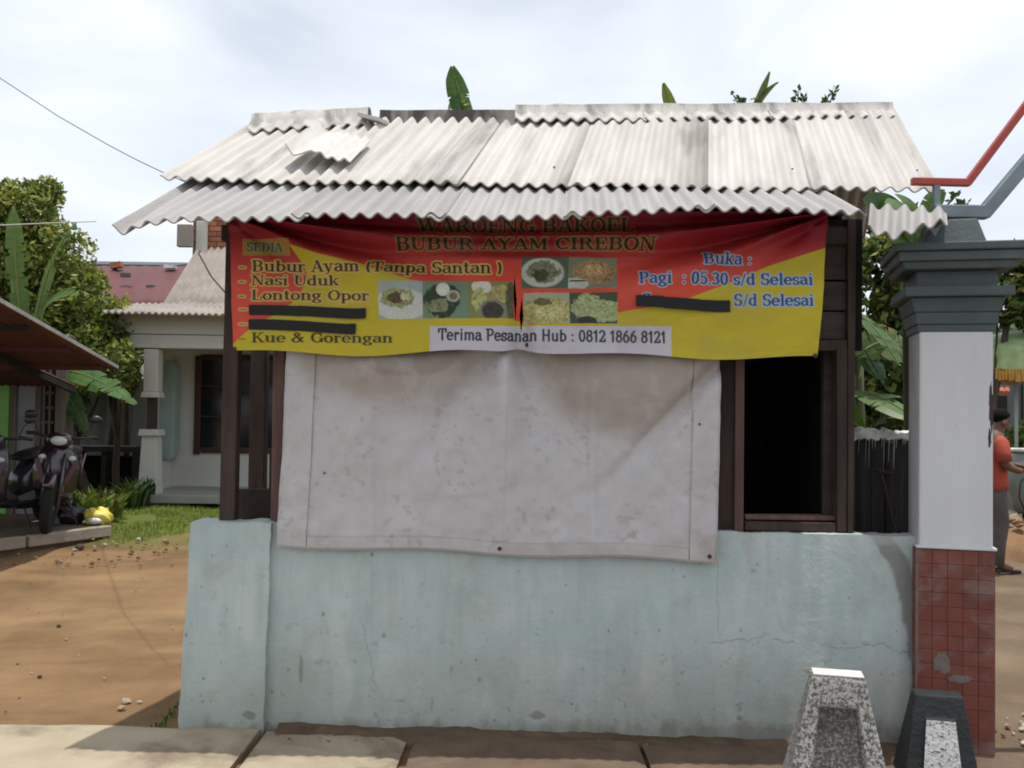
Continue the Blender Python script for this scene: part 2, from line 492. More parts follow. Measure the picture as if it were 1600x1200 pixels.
# ------------------------------------------------------------------ low front wall
def fy(x): return 4.80 - 0.0556 * (x + 1.68)
wall = thing('low_wall', 'pale blue painted plaster wall below the stall front', 'wall', (0.1, 4.76, 0))
def paint_col(px, py):
    n = fbm(px / 60, py / 45, 2)[..., None]; n2 = fbm(px / 14, py / 60, 12)[..., None]
    c = np.array([0.485, 0.53, 0.505]) * (1 - n) + np.array([0.435, 0.52, 0.52]) * n
    c = c * (0.90 + 0.16 * n2)
    grime = sstep(960, 1150, py + (fbm(px / 50, py / 50, 6) - .5) * 120)[..., None]
    c = c * (1 - 0.5 * grime) + np.array([0.31, 0.295, 0.235]) * 0.5 * grime
    foot = sstep(1118, 1150, py + (fbm(px / 18, py / 30, 16) - .5) * 40)[..., None]
    foot = foot * .7
    c = c * (1 - 0.8 * foot) + np.array([0.15, 0.12, 0.08]) * 0.8 * foot
    chip = (sstep(.76, .79, fbm(px / 15, py / 15, 66)) * sstep(880, 1100, py))[..., None]
    c = c * (1 - .5 * chip) + np.array([0.22, 0.21, 0.18]) * .5 * chip
    drip = (sstep(.6, .78, fbm(px / 7, py / 190, 68)) * sstep(1100, 850, py))[..., None]
    c = c * (1 - .07 * drip)
    # pale rub marks of old whitewash
    w = sstep(0.56, 0.7, fbm(px / 38, py / 120, 40))[..., None]
    c = c * (1 - 0.18 * w) + np.array([0.66, 0.66, 0.63]) * 0.18 * w
    # bare cement patch beside the pillar
    nx = fbm(px / 22, py / 22, 50) - .5
    arc = np.abs((px - 1335 - nx * 26) - 95 * np.sqrt(np.clip(1 - ((py - 1010) / 178.0) ** 2, 0, 1)))
    cem = (sstep(26, 12, arc) * sstep(826, 842, py) * sstep(1052, 985, py) * (px > 1340))[..., None] if False else (
        sstep(13, 3, np.abs(px - 1385 - 0.00052 * np.clip(py - 838, 0, 400) ** 2 * 1.0 - 0.10 * (py - 838) + nx * 30) - 6) * sstep(1040, 930, py) )[..., None]
    ctr = np.interp(py, [825, 850, 880, 930, 1000, 1070], [1368, 1384, 1403, 1419, 1427, 1429])
    hw_ = np.interp(py, [825, 850, 900, 1000, 1080], [16, 17, 13, 9, 3])
    cem = sstep(5, -3, np.abs(px - ctr + nx * 16) - hw_)[..., None]
    c = c * (1 - 0.85 * cem) + np.array([0.20, 0.195, 0.185]) * 0.85 * cem
    pale = (sstep(1340, 1356, px + nx * 30) * sstep(858, 846, py + nx * 20))[..., None]
    c = c * (1 - 0.5 * pale) + np.array([0.52, 0.53, 0.52]) * 0.5 * pale
    # hairline cracks, a plaster seam and small pits
    w1 = (fbm(px / 30, px * 0, 55) - .5) * 22 + (fbm(px / 6, px * 0, 56) - .5) * 5
    ck = sstep(1.5, .5, np.abs(py - (1000 + .045 * (px - 1100)) - w1)) * (px > 1085) * (px < 1422) * sstep(.32, .45, fbm(px / 25, py / 25, 57))
    w2 = (fbm(py / 26, py * 0, 58) - .5) * 10
    ck = np.maximum(ck, .6 * sstep(1.6, .5, np.abs(px - 1122 - w2)) * (py > 875) * (py < 985))
    w3 = (fbm(py / 20, py * 0, 59) - .5) * 26
    ck = np.maximum(ck, .7 * sstep(1.5, .5, np.abs(px - 566 - w3 - .25 * (py - 990))) * (py > 975) * (py < 1075))
    rs = np.random.default_rng(77)
    pit = np.zeros_like(px)
    for _ in range(75):
        cx_, cy_, r_ = rs.uniform(280, 1420), rs.uniform(845, 1140), rs.choice([1.6, 2.0, 2.6, 4.0], p=[.45, .3, .2, .05])
        if px.min() - 9 < cx_ < px.max() + 9:
            pit = np.maximum(pit, rs.uniform(.4, .9) * sstep(r_ * 1.25, r_ * .6, np.hypot(px - cx_, (py - cy_) * rs.uniform(.6, 1.2))))
    for cx_, cy_, rx_, ry_ in ((838, 1118, 13, 8), (390, 1118, 11, 7), (470, 1045, 4, 22), (1155, 1122, 4, 4)):
        pit = np.maximum(pit, .8 * sstep(1.1, .7, np.hypot((px - cx_) / rx_, (py - cy_) / ry_) + (fbm(px / 5, py / 5, 61) - .5) * .9))
    ck = np.maximum(ck * .42, pit * .6)[..., None]
    c = c * (1 - ck) + np.array([.10, .095, .085]) * ck
    return c
px, py = np.meshgrid(np.linspace(402, 1442, 720), np.linspace(812, 1178, 250))
xw = np.linspace(at(402, 980, 4.77).x, 2.0, 720)[None, :].repeat(250, 0)
zt = np.linspace(1.025, -0.06, 250)[:, None].repeat(720, 1)
yw = fy(xw) + (fbm(xw * 2, zt * 2, 7) - .5) * 0.012 + (fbm(xw * 9, zt * 9, 17) - .5) * 0.003
zt = zt + (zt > 1.0) * (fbm(xw * 6, xw * 0, 19) - .5) * 0.014
# picture position of every vertex, for the stains that have a shape of their own
rel = np.stack([xw, yw, zt], -1) - np.array(CAM)
dd = rel @ np.array(FWD)
qx = 800 + F * (rel @ np.array(RGT)) / dd; qy = 600 - F * (rel @ np.array(UPV)) / dd
grid_mesh('wall_face', np.stack([xw, yw, zt], -1), m_paint, wall, color=paint_col(qx, qy), thick=-0.13)
# end pier, leaning a little
def pier():
    a0, a1 = at(276, 1130, 4.715).x, at(410, 1130, 4.715).x
    b0, b1 = at(299, 812, 4.735).x, at(424, 812, 4.735).x
    nv, nu = 220, 100
    T, S = np.meshgrid(np.linspace(0, 1, nv), np.linspace(0, 1, nu), indexing='ij')
    x = (b0 + (b1 - b0) * S) * (1 - T) + (a0 + (a1 - a0) * S) * T
    z = 1.028 * (1 - T) - 0.03 * T + (T < .01) * (fbm(S * 5, T, 3) - .5) * 0.012
    y = 4.73 + (fbm(x * 3, z * 3, 27) - .5) * 0.01
    ed = np.minimum(S, 1 - S)
    x = x + np.where(ed < .02, (fbm(z * 12, z * 0, 71) - .5) * 0.012, 0)
    r = np.stack([x, y, z], -1) - np.array(CAM); d = r @ np.array(FWD)
    grid_mesh('end_pier', np.stack([x, y, z], -1), m_paint, wall, color=paint_col(800 + F * (r @ np.array(RGT)) / d, 600 - F * (r @ np.array(UPV)) / d), thick=-0.16)
pier()

def berm():
    U, V = np.meshgrid(np.linspace(0, 1, 240), np.linspace(0, 1, 22))
    X = -1.12 + U * 3.0
    Y = fy(X) + .015 - V * (.07 + .13 * fbm(X * 2.2, X * 0, 44))
    Z = .030 * (1 - V ** 1.3) * (.5 + fbm(X * 5, V * 3, 46)) + (fbm(X * 16, Y * 16, 48) - .5) * .018 + .014 - .03 * sstep(.85, 1, V)
    n2 = fbm(X * 9, Y * 9, 49)[..., None]
    grid = grid_mesh('loose_soil', np.stack([X, Y, Z], -1), m_dirt, color=np.array([.135, .095, .065]) * (.6 + .7 * n2))
    tag(grid, 'reddish loose soil heaped along the wall foot', 'soil', kind='stuff')
berm()

# ------------------------------------------------------------------ the stall
kiosk = thing('food_stall', 'small wooden food stall under a cream corrugated roof', 'food stall', (0.1, 5.4, 0))
def wpart(name, mat, px0, px1, py0, py1, Y, depth, z0=None, z1=None, bevel=0.004, parent=kiosk):
    b = MB(); fbox(b, px0, px1, py0, py1, Y, depth, z0, z1)
    # slight irregularity so that timbers are not ruler-straight
    b.v = [(x + random.uniform(-.004, .004), y, z + random.uniform(-.004, .004)) for x, y, z in b.v]
    return b.build(name, mat, parent, bevel=bevel)
# posts and frames standing on the wall
b = MB(); b.bar(at(357.5, 816, 4.86), at(369, 335, 4.86), 0.078, 0.078, up=(0, 1, 0)); b.build('post', m_wood, kiosk, bevel=.006)
wpart('post', m_wood, 391, 415, 340, 830, 5.95, 0.10, z0=0.0)
wpart('post', m_wood_red, 426, 445, 345, 840, 4.83, 0.07)
wpart('post', m_wood, 1122, 1149, 345, 834, 4.70, 0.05)
wpart('post', m_wood, 1325, 1336.5, 342, 836, 4.655, 0.10)
frame = thing('door_frame', None, None); frame.parent = kiosk
frame.location = (0, 0, 0)
wpart('jamb', m_wood_red, 1149.6, 1164, 480, 832, 4.675, 0.08, parent=frame)
wpart('jamb', m_wood, 1308, 1324.4, 545, 832, 4.66, 0.08, parent=frame)
wpart('reveal', m_plank, 1287, 1307.4, 545, 825, 4.76, 0.05, parent=frame)
wpart('sill', m_wood_red, 1164.6, 1307.4, 806, 814, 4.70, 0.10, parent=frame)
wpart('bottom_rail', m_wood, 1164.6, 1307.4, 815.5, 830, 4.668, 0.06, parent=frame)
wpart('header', m_wood, 1262, 1324.4, 531, 548, 4.665, 0.07, parent=frame)
for y0, y1 in ((352, 376), (378, 436), (438.5, 484), (486, 530)):
    wpart('wall_plank', m_plank, 1166, 1324, y0, y1, 4.69 + random.uniform(0, .008), 0.022)
for y0, y1 in ((340, 390), (392, 442), (444, 494), (496, 544)):
    wpart('wall_plank', m_plank, 446, 1121, y0, y1, 4.84, 0.022)
b = MB(); fbox(b, 440, 1330, 346, 545, 4.875, .012); b.v = [(x, y - .055 * (x + 1.1), z) for x, y, z in b.v]; b.build('added_gap_board', m_dark_room, kiosk)  # unseen board added to block light through the plank gaps
wpart('rail', m_wood, 444, 1121, 545, 560, 4.79, 0.045)
wpart('counter_board', m_wood, 362, 432, 764, 818, 5.05, 0.03)
wpart('shelf_post', m_wood, 420, 430, 700, 818, 5.06, 0.03)
for k, (p0, p1, zz) in enumerate(((at(345, 345, 4.80), at(1322, 345, 4.70), 2.47),)):
    b = MB(); b.bar((p0.x, 4.84, zz), (p1.x, 4.70, zz), 0.06, 0.08); b.build('top_plate', m_wood, kiosk, bevel=.004)
# eave timbers
b = MB(); b.bar((-1.66, 4.80, 2.61), (1.62, 4.70, 2.60), 0.045, 0.05); b.build('eave_batten', m_wood, kiosk, bevel=.004)
b = MB(); b.bar((-1.55, 5.0, 2.72), (1.6, 4.9, 2.72), 0.05, 0.07); b.build('purlin', m_wood, kiosk, bevel=.004)
for x in (-1.44, -0.4, 0.65, 1.62):
    b = MB(); b.bar((x, 4.86, 2.60), (x + .16, 5.5, 3.04), 0.045, 0.06); b.build('rafter', m_wood, kiosk, bevel=.004)
# room behind: side, back walls and floor, all dark boards
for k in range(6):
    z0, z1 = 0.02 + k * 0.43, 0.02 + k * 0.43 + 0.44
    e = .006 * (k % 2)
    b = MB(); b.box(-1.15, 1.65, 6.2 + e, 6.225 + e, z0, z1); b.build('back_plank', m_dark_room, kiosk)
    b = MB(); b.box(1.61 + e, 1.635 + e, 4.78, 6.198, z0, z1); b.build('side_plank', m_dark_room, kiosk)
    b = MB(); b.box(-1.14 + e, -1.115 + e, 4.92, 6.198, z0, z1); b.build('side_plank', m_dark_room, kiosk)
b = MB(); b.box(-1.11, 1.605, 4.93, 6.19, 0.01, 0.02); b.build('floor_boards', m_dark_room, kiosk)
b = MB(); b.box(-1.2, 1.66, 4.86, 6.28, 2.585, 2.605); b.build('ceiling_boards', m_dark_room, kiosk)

# ------------------------------------------------------------------ corrugated roof
WAVE = 0.0795
def sheet(name, e0, e1, r0, r1, u0, u1, mat, nw, lift=0.0, amp=0.0118, drop=None, nv=10, parent=kiosk, vlo=0.0, vhi=1.0, rot=0.0, skirt=None, twist=0.0):
    """a corrugated sheet on the bilinear patch (e0,e1)-(r0,r1); u0..u1 is its share of the width, nw the waves across the whole patch"""
    n = max(int((u1 - u0) * nw * 10), 12)
    U, V = np.meshgrid(np.linspace(u0, u1, n), np.linspace(vlo, vhi, nv))
    e0, e1, r0, r1 = (np.array(p) for p in (e0, e1, r0, r1))
    Uc = U + rot * (V - .5)
    P = ((1 - Uc) * (1 - V))[..., None] * e0 + (Uc * (1 - V))[..., None] * e1 + ((1 - Uc) * V)[..., None] * r0 + (Uc * V)[..., None] * r1
    N = np.cross(e1 - e0, r0 - e0); N /= np.linalg.norm(N)
    if N[2] < 0: N = -N
    h = amp * np.cos(2 * np.pi * nw * U) + lift + twist * (V - .5) * (U - (u0 + u1) / 2) / (u1 - u0)
    h = h + (fbm(U * 9 + 3, V * 2, int(u0 * 99) + 5) - .5) * 0.008
    if drop is not None: h = h + drop(U, V)
    P = P + h[..., None] * N
    L = np.linalg.norm(e1 - e0); H = np.linalg.norm(r0 - e0)
    # ragged lower edge
    s = (r0 - e0) / H
    P = P + ((V < 1e-6) * (fbm(U * 40, U * 0, 77) - .5) * 0.012)[..., None] * s
    uv = np.stack([U * L, V * H], -1)
    col = None
    if mat is m_roof_a:
        q = (U - u0) / (u1 - u0); k = int(u0 * 97)
        grime = np.clip(sstep(.62, 1.0, q) * (.25 + 1.1 * fbm(U * nw * .9, V * 1.2, 3 + k)) * [.25, .35, 1.0, .9, .8, .3][k % 6 if False else min(int(u0 * 6.3), 5)], 0, 1)
        grime = np.clip(grime + .5 * sstep(.58, .75, fbm(U * nw * .55, V * 1.6, 14 + k)) + .35 * sstep(.06, 0, V) * fbm(U * nw, U * 0, 15), 0, 1)[..., None] * .62
        col = np.array([.575, .55, .52]) * (1 - grime) + np.array([.17, .157, .145]) * grime
    return grid_mesh(name, P[::1, ::1], mat, parent, uv=uv, thick=0.007, color=col)

roofm = m_roof_a
UE0, UE1 = at(252, 283, 4.75), at(1466, 303, 4.62)
UR0, UR1 = at(392, 196, 5.53), at(1392, 172, 5.68)
NWU = (UE1 - UE0).length / WAVE
ub = [0.0, 0.205, 0.365, 0.53, 0.685, 0.84, 1.0]
for k in range(6):
    a, b2 = ub[k], ub[k + 1]
    jit = [0, -.012, .006, -.006, .008, 0][k]
    sheet('roof_sheet', UE0, UE1, UR0, UR1, a, min(b2 + 1.1 / NWU, 1.0), m_roof_a, NWU, lift=0.011 * (1 if k % 2 == 0 else 2), vlo=jit, vhi=[1.02, .97, 1.01, .98, .95, .93][k],
          twist=[0.03, -0.02, 0.012, 0.0, -0.012, 0.015][k])
# back slope, out of sight from the street but closing the roof
BE0, BE1 = Vector((UR0.x + .25, UR0.y + 1.0, UR0.z - .55)), Vector((UR1.x + .2, UR1.y + 1.0, UR1.z - .6))
for k in range(4):
    sheet('roof_sheet', UR0, UR1, BE0, BE1, k * .25, k * .25 + .255, m_roof_b, NWU, lift=0.01 * (k % 2), nv=4)
# lower row: grey, reaching out over the banner
LE0, LE1 = at(176, 352, 4.30), at(1356, 331, 4.24)
LB0, LB1 = at(318, 272, 4.96), at(1270, 285, 4.88)
NWL = (LE1 - LE0).length / WAVE
lb = [0.0, 0.238, 0.42, 0.60, 0.775, 1.0]
prof_px = [175, 205, 290, 420, 600, 860, 1000, 1085, 1120, 1230, 1290, 1356]
prof_py = [351, 350, 341, 340, 341, 338, 335, 327, 324, 327, 330, 332]
def lowdrop(U, V):
    px = 176 + U * 1180
    want = np.interp(px, prof_px, prof_py); have = 352 - 21 * U
    dz = -(want - have) / F * 4.4
    curl = -0.035 * np.exp(-((U - 0.012) / 0.018) ** 2) + 0.02 * np.exp(-((U + 0.01) / 0.012) ** 2)
    return (dz * 0.85 + curl) * (1 - V) ** 1.2
for k in range(5):
    sheet('eave_sheet', LE0, LE1, LB0, LB1, lb[k], min(lb[k + 1] + 1.0 / NWL, 1.0), m_roof_b, NWL, lift=0.010 * (k % 2), drop=lowdrop, vlo=[0, .03, 0, .015, 0][k], amp=0.0128)
# a stray short sheet behind the pillar cap
SE0, SE1 = at(1358, 352, 4.28), at(1482, 346, 4.26)
SB0, SB1 = at(1360, 322, 4.55), at(1480, 328, 4.53)
def straydrop(U, V): return -0.055 * np.exp(-((U - 0.33) / 0.3) ** 2) * (1 - V)
sheet('eave_sheet', SE0, SE1, SB0, SB1, 0, 1, m_roof_b, 4.5, drop=straydrop, amp=0.018, nv=5)

# ridge caps: half-round pieces with a scalloped skirt
def ridge(p0, p1, mat, h=0.075, w=0.17, seed=0, sag=0.0, tilt=0.0, name='ridge_cap', arch=None):
    p0, p1 = np.array(p0), np.array(p1)
    L = np.linalg.norm(p1 - p0); n = int(L / WAVE * 10)
    prof = [(-w, -0.082), (-w * .72, -0.04), (-0.085, -0.012), (-0.07, 0.035), (-0.035, h), (0.0, h + .012), (0.04, h), (0.075, 0.02), (0.1, -0.02), (w, -0.11)]
    T, K = np.meshgrid(np.linspace(0, 1, n), np.arange(len(prof)))
    base = p0[None, None] + (p1 - p0)[None, None] * T[..., None]
    pr = np.array(prof)
    off = np.zeros_like(base)
    off[..., 1] = pr[K, 0]; off[..., 2] = pr[K, 1]
    wv = 0.012 * np.cos(2 * np.pi * T * L / WAVE)
    skirt = (K <= 1) | (K >= 9)
    off[..., 2] += wv * skirt + (fbm(T * L * 3, K * .7, seed) - .5) * 0.016 + (np.sin(T * np.pi) * -sag)
    uv = np.stack([T * L, pr[K, 0] * 1.2], -1)
    return grid_mesh(name, base + off, mat, kiosk, uv=uv, thick=0.008)
def rp_(px, py, Y): return at(px, py, Y)
m_cap = pm('ridge_cement', (0.60, 0.575, 0.54), (0.44, 0.42, 0.395), scale=3, rough=0.95, bump=0.004, bscale=40, coord='UV', stretch=(3, 3, 1), stain=(0.15, 0.14, 0.13), sscale=2.0, samt=0.7, sat=(0.5, 0.68), spec=0.1)
ridge(rp_(398, 193, 5.50), rp_(578, 183, 5.60), m_cap, seed=3, h=0.05, w=0.15)
ridge(rp_(596, 186, 5.60), rp_(806, 186, 5.61), m_roof_c, seed=9, h=0.035, w=0.13)
ridge(rp_(805, 178, 5.62), rp_(1004, 177, 5.63), m_cap, seed=13, h=0.045)
ridge(rp_(1001, 177, 5.645), rp_(1196, 177, 5.655), m_cap, seed=19, h=0.045)
ridge(rp_(1193, 175, 5.66), rp_(1388, 175, 5.68), m_cap, seed=23, h=0.045)
# broken white end pieces between the caps
b = MB(); b.bar(at(566, 182, 5.48), at(600, 190, 5.42), 0.10, 0.02); b.build('broken_cap', m_cap, kiosk)
# nails along the sheets
for (px_, py_, Y_) in ((345, 249, 5.0), (325, 323, 4.55), (505, 324, 4.53), (610, 327, 4.5), (714, 328, 4.49), (818, 329, 4.48), (925, 330, 4.47), (1030, 325, 4.47), (866, 261, 4.86), (1053, 262, 4.86), (1238, 264, 4.84), (1433, 266, 4.8), (688, 258, 4.9)):
    p = at(px_, py_, Y_)
    b = MB(); b.ell(p, (0.006, 0.006, 0.005), 8, 4); b.build('nail', m_nail, kiosk)

# loose piece of sheet lying on the roof
def loose():
    n, mv = 40, 14
    U, V = np.meshgrid(np.linspace(0, 1, n), np.linspace(0, 1, mv))
    c = [at(447, 254, 4.86), at(548, 262, 4.83), at(580, 228, 5.10), at(500, 219, 5.16)]
    c = [np.array(p) for p in c]
    P = ((1 - U) * (1 - V))[..., None] * c[0] + (U * (1 - V))[..., None] * c[1] + (U * V)[..., None] * c[2] + ((1 - U) * V)[..., None] * c[3]
    z = 0.035 + 0.034 * np.exp(-((U - .42) / .2) ** 2) * (1 - V * .6) + 0.02 * (U < .12) * (.12 - U) / .12 * 3 + 0.009 * np.cos(2 * np.pi * U * 5.5) * sstep(.3, .6, U)
    P[..., 2] += z
    P[..., 1] -= 0.02
    o = grid_mesh('loose_roof_piece', P, m_roof_a, None, uv=np.stack([U, V], -1), thick=0.008, color=np.ones(U.shape + (3,)) * np.array([.66, .635, .6]))
    tag(o, 'broken piece of corrugated sheet lying loose on the stall roof', 'roof sheet')
loose()
# ------------------------------------------------------------------ lettering: strokes swept with a broad pen
def arc(cx, cy, rx, ry, a0, a1, n=12):
    return [(cx + rx * math.cos(R(a0 + (a1 - a0) * i / n)), cy + ry * math.sin(R(a0 + (a1 - a0) * i / n))) for i in range(n + 1)]
def SF(x, y, h=.15): return ('s', [(x - h, y), (x + h, y)])
def TH(*p): return ('t', list(p))
def HV(*p): return ('h', list(p))
def st(x, y0=0, y1=1): return ('h', [(x, y0), (x, y1)])
X = .68
G = {
 'A': (.98, [TH((.14, 0), (.47, 1)), HV((.49, 1), (.82, 0)), TH((.26, .32), (.7, .32)), SF(.14, 0), SF(.83, 0, .16)]),
 'B': (.92, [st(.22), TH((.08, 1), (.5, 1)), TH((.22, .52), (.5, .52)), TH((.08, 0), (.5, 0)), HV(*arc(.48, .76, .24, .24, 90, -90)), HV(*arc(.48, .26, .28, .26, 90, -90))]),
 'C': (.92, [HV(*arc(.5, .5, .36, .5, 48, 312)), TH((.8, .62), (.8, .98))]),
 'D': (.96, [st(.22), TH((.08, 1), (.45, 1)), TH((.08, 0), (.45, 0)), HV(*arc(.42, .5, .4, .5, 90, -90))]),
 'E': (.86, [st(.22), TH((.08, 1), (.74, 1), (.74, .76)), TH((.22, .52), (.56, .52)), TH((.56, .38), (.56, .66)), TH((.08, 0), (.76, 0), (.76, .26))]),
 'G': (.98, [HV(*arc(.5, .5, .36, .5, 50, 330)), TH((.8, .64), (.8, .98)), HV((.82, .05), (.82, .42)), SF(.8, .42)]),
 'H': (1.02, [st(.22), st(.8), TH((.22, .52), (.8, .52)), SF(.22, 0), SF(.22, 1), SF(.8, 0), SF(.8, 1)]),
 'I': (.5, [st(.25), SF(.25, 0, .18), SF(.25, 1, .18)]),
 'K': (1.0, [st(.22), TH((.3, .42), (.78, 1)), HV((.45, .58), (.82, 0)), SF(.22, 0), SF(.22, 1), SF(.84, 0), SF(.78, 1)]),
 'L': (.84, [st(.22), SF(.22, 1), TH((.08, 0), (.74, 0), (.74, .3))]),
 'M': (1.18, [TH((.18, 0), (.18, 1)), HV((.22, 1), (.58, .1)), TH((.58, .1), (.94, 1)), st(.97), SF(.16, 0), SF(.15, 1, .1), SF(.97, 0), SF(.99, 1, .12)]),
 'N': (1.04, [TH((.19, 0), (.19, 1)), HV((.22, 1), (.8, .03)), TH((.84, 0), (.84, 1)), SF(.18, 0), SF(.14, 1, .1), SF(.84, 1)]),
 'O': (.98, [HV(*arc(.49, .5, .36, .5, 0, 360, 24))]),
 'P': (.86, [st(.22), TH((.08, 1), (.5, 1)), TH((.22, .46), (.48, .46)), HV(*arc(.46, .73, .28, .27, 90, -90)), SF(.22, 0)]),
 'R': (.98, [st(.22), TH((.08, 1), (.5, 1)), TH((.22, .5), (.48, .5)), HV(*arc(.46, .75, .26, .25, 90, -90)), HV((.52, .48), (.8, .04)), SF(.22, 0), SF(.86, 0, .1)]),
 'S': (.8, [HV(*(arc(.4, .74, .25, .26, 35, 250, 12) + arc(.4, .26, .27, .26, 75, -145, 12))), TH((.68, .72), (.68, .98)), TH((.12, .04), (.12, .3))]),
 'T': (.9, [st(.45), TH((.08, .72), (.08, 1), (.82, 1), (.82, .72)), SF(.45, 0)]),
 'U': (1.0, [HV((.22, 1), (.22, .3), *arc(.5, .3, .28, .3, 180, 270, 6)), TH(*arc(.5, .3, .3, .3, 270, 360, 6), (.8, 1)), SF(.22, 1), SF(.8, 1)]),
 'W': (1.3, [HV((.16, 1), (.42, .03)), TH((.42, .03), (.66, .95)), HV((.66, .95), (.9, .03)), TH((.9, .03), (1.16, 1)), SF(.16, 1), SF(.64, 1, .1), SF(1.16, 1, .1)]),
 'Y': (.96, [HV((.16, 1), (.46, .48)), TH((.46, .48), (.8, 1)), st(.47, 0, .5), SF(.16, 1), SF(.8, 1), SF(.47, 0)]),
 'a': (.74, [HV(*arc(.34, X - .2, .22, .2, 150, 0, 8), (.56, .06)), TH((.56, .04), (.68, .02)), TH((.56, .42), (.34, .42)), HV(*arc(.33, .2, .21, .2, 90, 270, 8)), TH((.33, .01), (.55, .14))]),
 'b': (.78, [st(.19), SF(.13, 1, .1), HV(*arc(.4, .34, .26, .33, -130, 130, 12)), TH((.22, .58), (.34, X)), TH((.22, .1), (.34, 0))]),
 'd': (.8, [st(.58), SF(.52, 1, .1), SF(.64, 0, .1), HV(*arc(.36, .34, .25, .33, 50, 310, 12))]),
 'e': (.72, [HV(*arc(.36, .34, .26, .34, 0, 315, 14)), TH((.12, .36), (.6, .36))]),
 'g': (.76, [HV(*arc(.34, .44, .21, .24, 0, 360, 14)), TH((.5, .6), (.7, .68)), TH((.24, .22), (.18, .1), (.5, .04)), HV(*arc(.38, -.13, .27, .15, 60, -240, 14))]),
 'i': (.44, [st(.22, 0, X), SF(.16, X, .1), SF(.22, 0), HV((.21, .92), (.22, .96))]),
 'k': (.84, [st(.2), SF(.14, 1, .1), SF(.2, 0), TH((.28, .28), (.62, X)), HV((.4, .4), (.68, 0)), SF(.72, 0, .1), SF(.64, X, .12)]),
 'l': (.44, [st(.22), SF(.15, 1, .1), SF(.22, 0)]),
 'm': (1.18, [st(.2, 0, X), SF(.14, X, .1), SF(.2, 0), HV(*arc(.4, X - .2, .2, .19, 160, 0, 6), (.6, 0)), SF(.6, 0), HV(*arc(.8, X - .2, .2, .19, 160, 0, 6), (1.0, 0)), SF(1.0, 0)]),
 'n': (.84, [st(.2, 0, X), SF(.14, X, .1), SF(.2, 0), HV(*arc(.42, X - .21, .22, .2, 160, 0, 8), (.64, 0)), SF(.64, 0)]),
 'o': (.74, [HV(*arc(.37, .34, .26, .34, 0, 360, 18))]),
 'p': (.8, [st(.2, -.3, X), SF(.14, X, .1), SF(.2, -.3), HV(*arc(.42, .34, .25, .33, -140, 140, 12))]),
 'r': (.62, [st(.2, 0, X), SF(.14, X, .1), SF(.22, 0, .17), TH((.22, .46), (.34, .64), (.46, X)), HV((.5, .6), (.52, .56))]),
 's': (.62, [HV(*(arc(.31, .51, .19, .17, 40, 250, 10) + arc(.31, .17, .2, .17, 75, -140, 10))), TH((.52, .5), (.52, .66)), TH((.1, .03), (.1, .2))]),
 't': (.54, [HV((.24, .92), (.24, .12), (.34, .0), (.46, .06)), TH((.06, X), (.46, X))]),
 'u': (.86, [HV((.2, X), (.2, .2), *arc(.4, .2, .2, .19, 180, 300, 6)), st(.64, 0, X), TH((.48, .03), (.64, .2)), SF(.14, X, .1), SF(.58, X, .1), SF(.7, 0, .1)]),
 'y': (.8, [HV((.16, X), (.4, .02)), TH((.64, X), (.34, -.2), (.16, -.24)), SF(.16, X), SF(.64, X, .12)]),
 '0': (.76, [HV(*arc(.38, .5, .25, .5, 0, 360, 20))]),
 '1': (.6, [st(.34), TH((.14, .8), (.34, .98)), SF(.34, 0, .2)]),
 '2': (.74, [HV(*arc(.36, .74, .24, .26, 165, -30, 10), (.14, .04)), TH((.12, .02), (.64, .02), (.64, .22))]),
 '3': (.74, [HV(*arc(.35, .75, .23, .25, 150, -80, 10)), HV(*arc(.35, .27, .26, .27, 85, -150, 10))]),
 '4': (.76, [st(.5), TH((.5, 1), (.1, .3), (.7, .3))]),
 '5': (.74, [TH((.62, 1), (.2, 1), (.18, .54)), HV(*arc(.36, .32, .26, .31, 120, -140, 12))]),
 '6': (.76, [HV(*arc(.38, .31, .25, .31, 0, 360, 16)), HV((.14, .34), (.22, .74), (.48, .99))]),
 '7': (.7, [TH((.1, .8), (.1, 1), (.62, 1)), HV((.6, .96), (.28, 0))]),
 '8': (.76, [HV(*arc(.38, .76, .21, .23, 0, 360, 14)), HV(*arc(.38, .27, .25, .27, 0, 360, 16))]),
 '-': (.5, [HV((.1, .34), (.36, .34))]),
 '.': (.36, [HV((.17, .02), (.18, .05))]),
 ':': (.4, [HV((.2, .04), (.2, .08)), HV((.2, .54), (.2, .58))]),
 '/': (.5, [TH((.08, -.1), (.42, 1.02))]),
 '(': (.46, [HV(*arc(.5, .42, .3, .66, 130, 230, 8))]),
 ')': (.46, [HV(*arc(-.04, .42, .3, .66, 50, -50, 8))]),
 '&': (1.0, [HV((.84, .02), (.28, .74), *arc(.42, .8, .16, .19, 200, -20, 8), (.2, .4), *arc(.36, .24, .25, .24, 160, 320, 8), (.78, .46)), SF(.76, .52)]),
 ' ': (.42, []),
}

BNX, BNY = 1240, 282
BT, BS = np.meshgrid(np.linspace(0, 1, BNY), np.linspace(0, 1, BNX), indexing='ij')
# photo position of the print: left edge leans in, lower edge sags to the right
bxl = 357 + 9 * BT; bxr = 1294 - 18 * BT
BX = bxl + (bxr - bxl) * BS
byt = 330 + 0 * BS; byb = 548 + 9 * BS + 4 * np.sin(BS * 9.0) - 3 * np.sin(BS * 21)
byb = byb - 6 * np.exp(-((BS - 0.49) / 0.02) ** 2) + 3 * np.exp(-((BS - 0.62) / 0.1) ** 2)
BY = byt + (byb - byt) * BT
K = 1.1
CAN = np.zeros((BNY, BNX, 3)); 

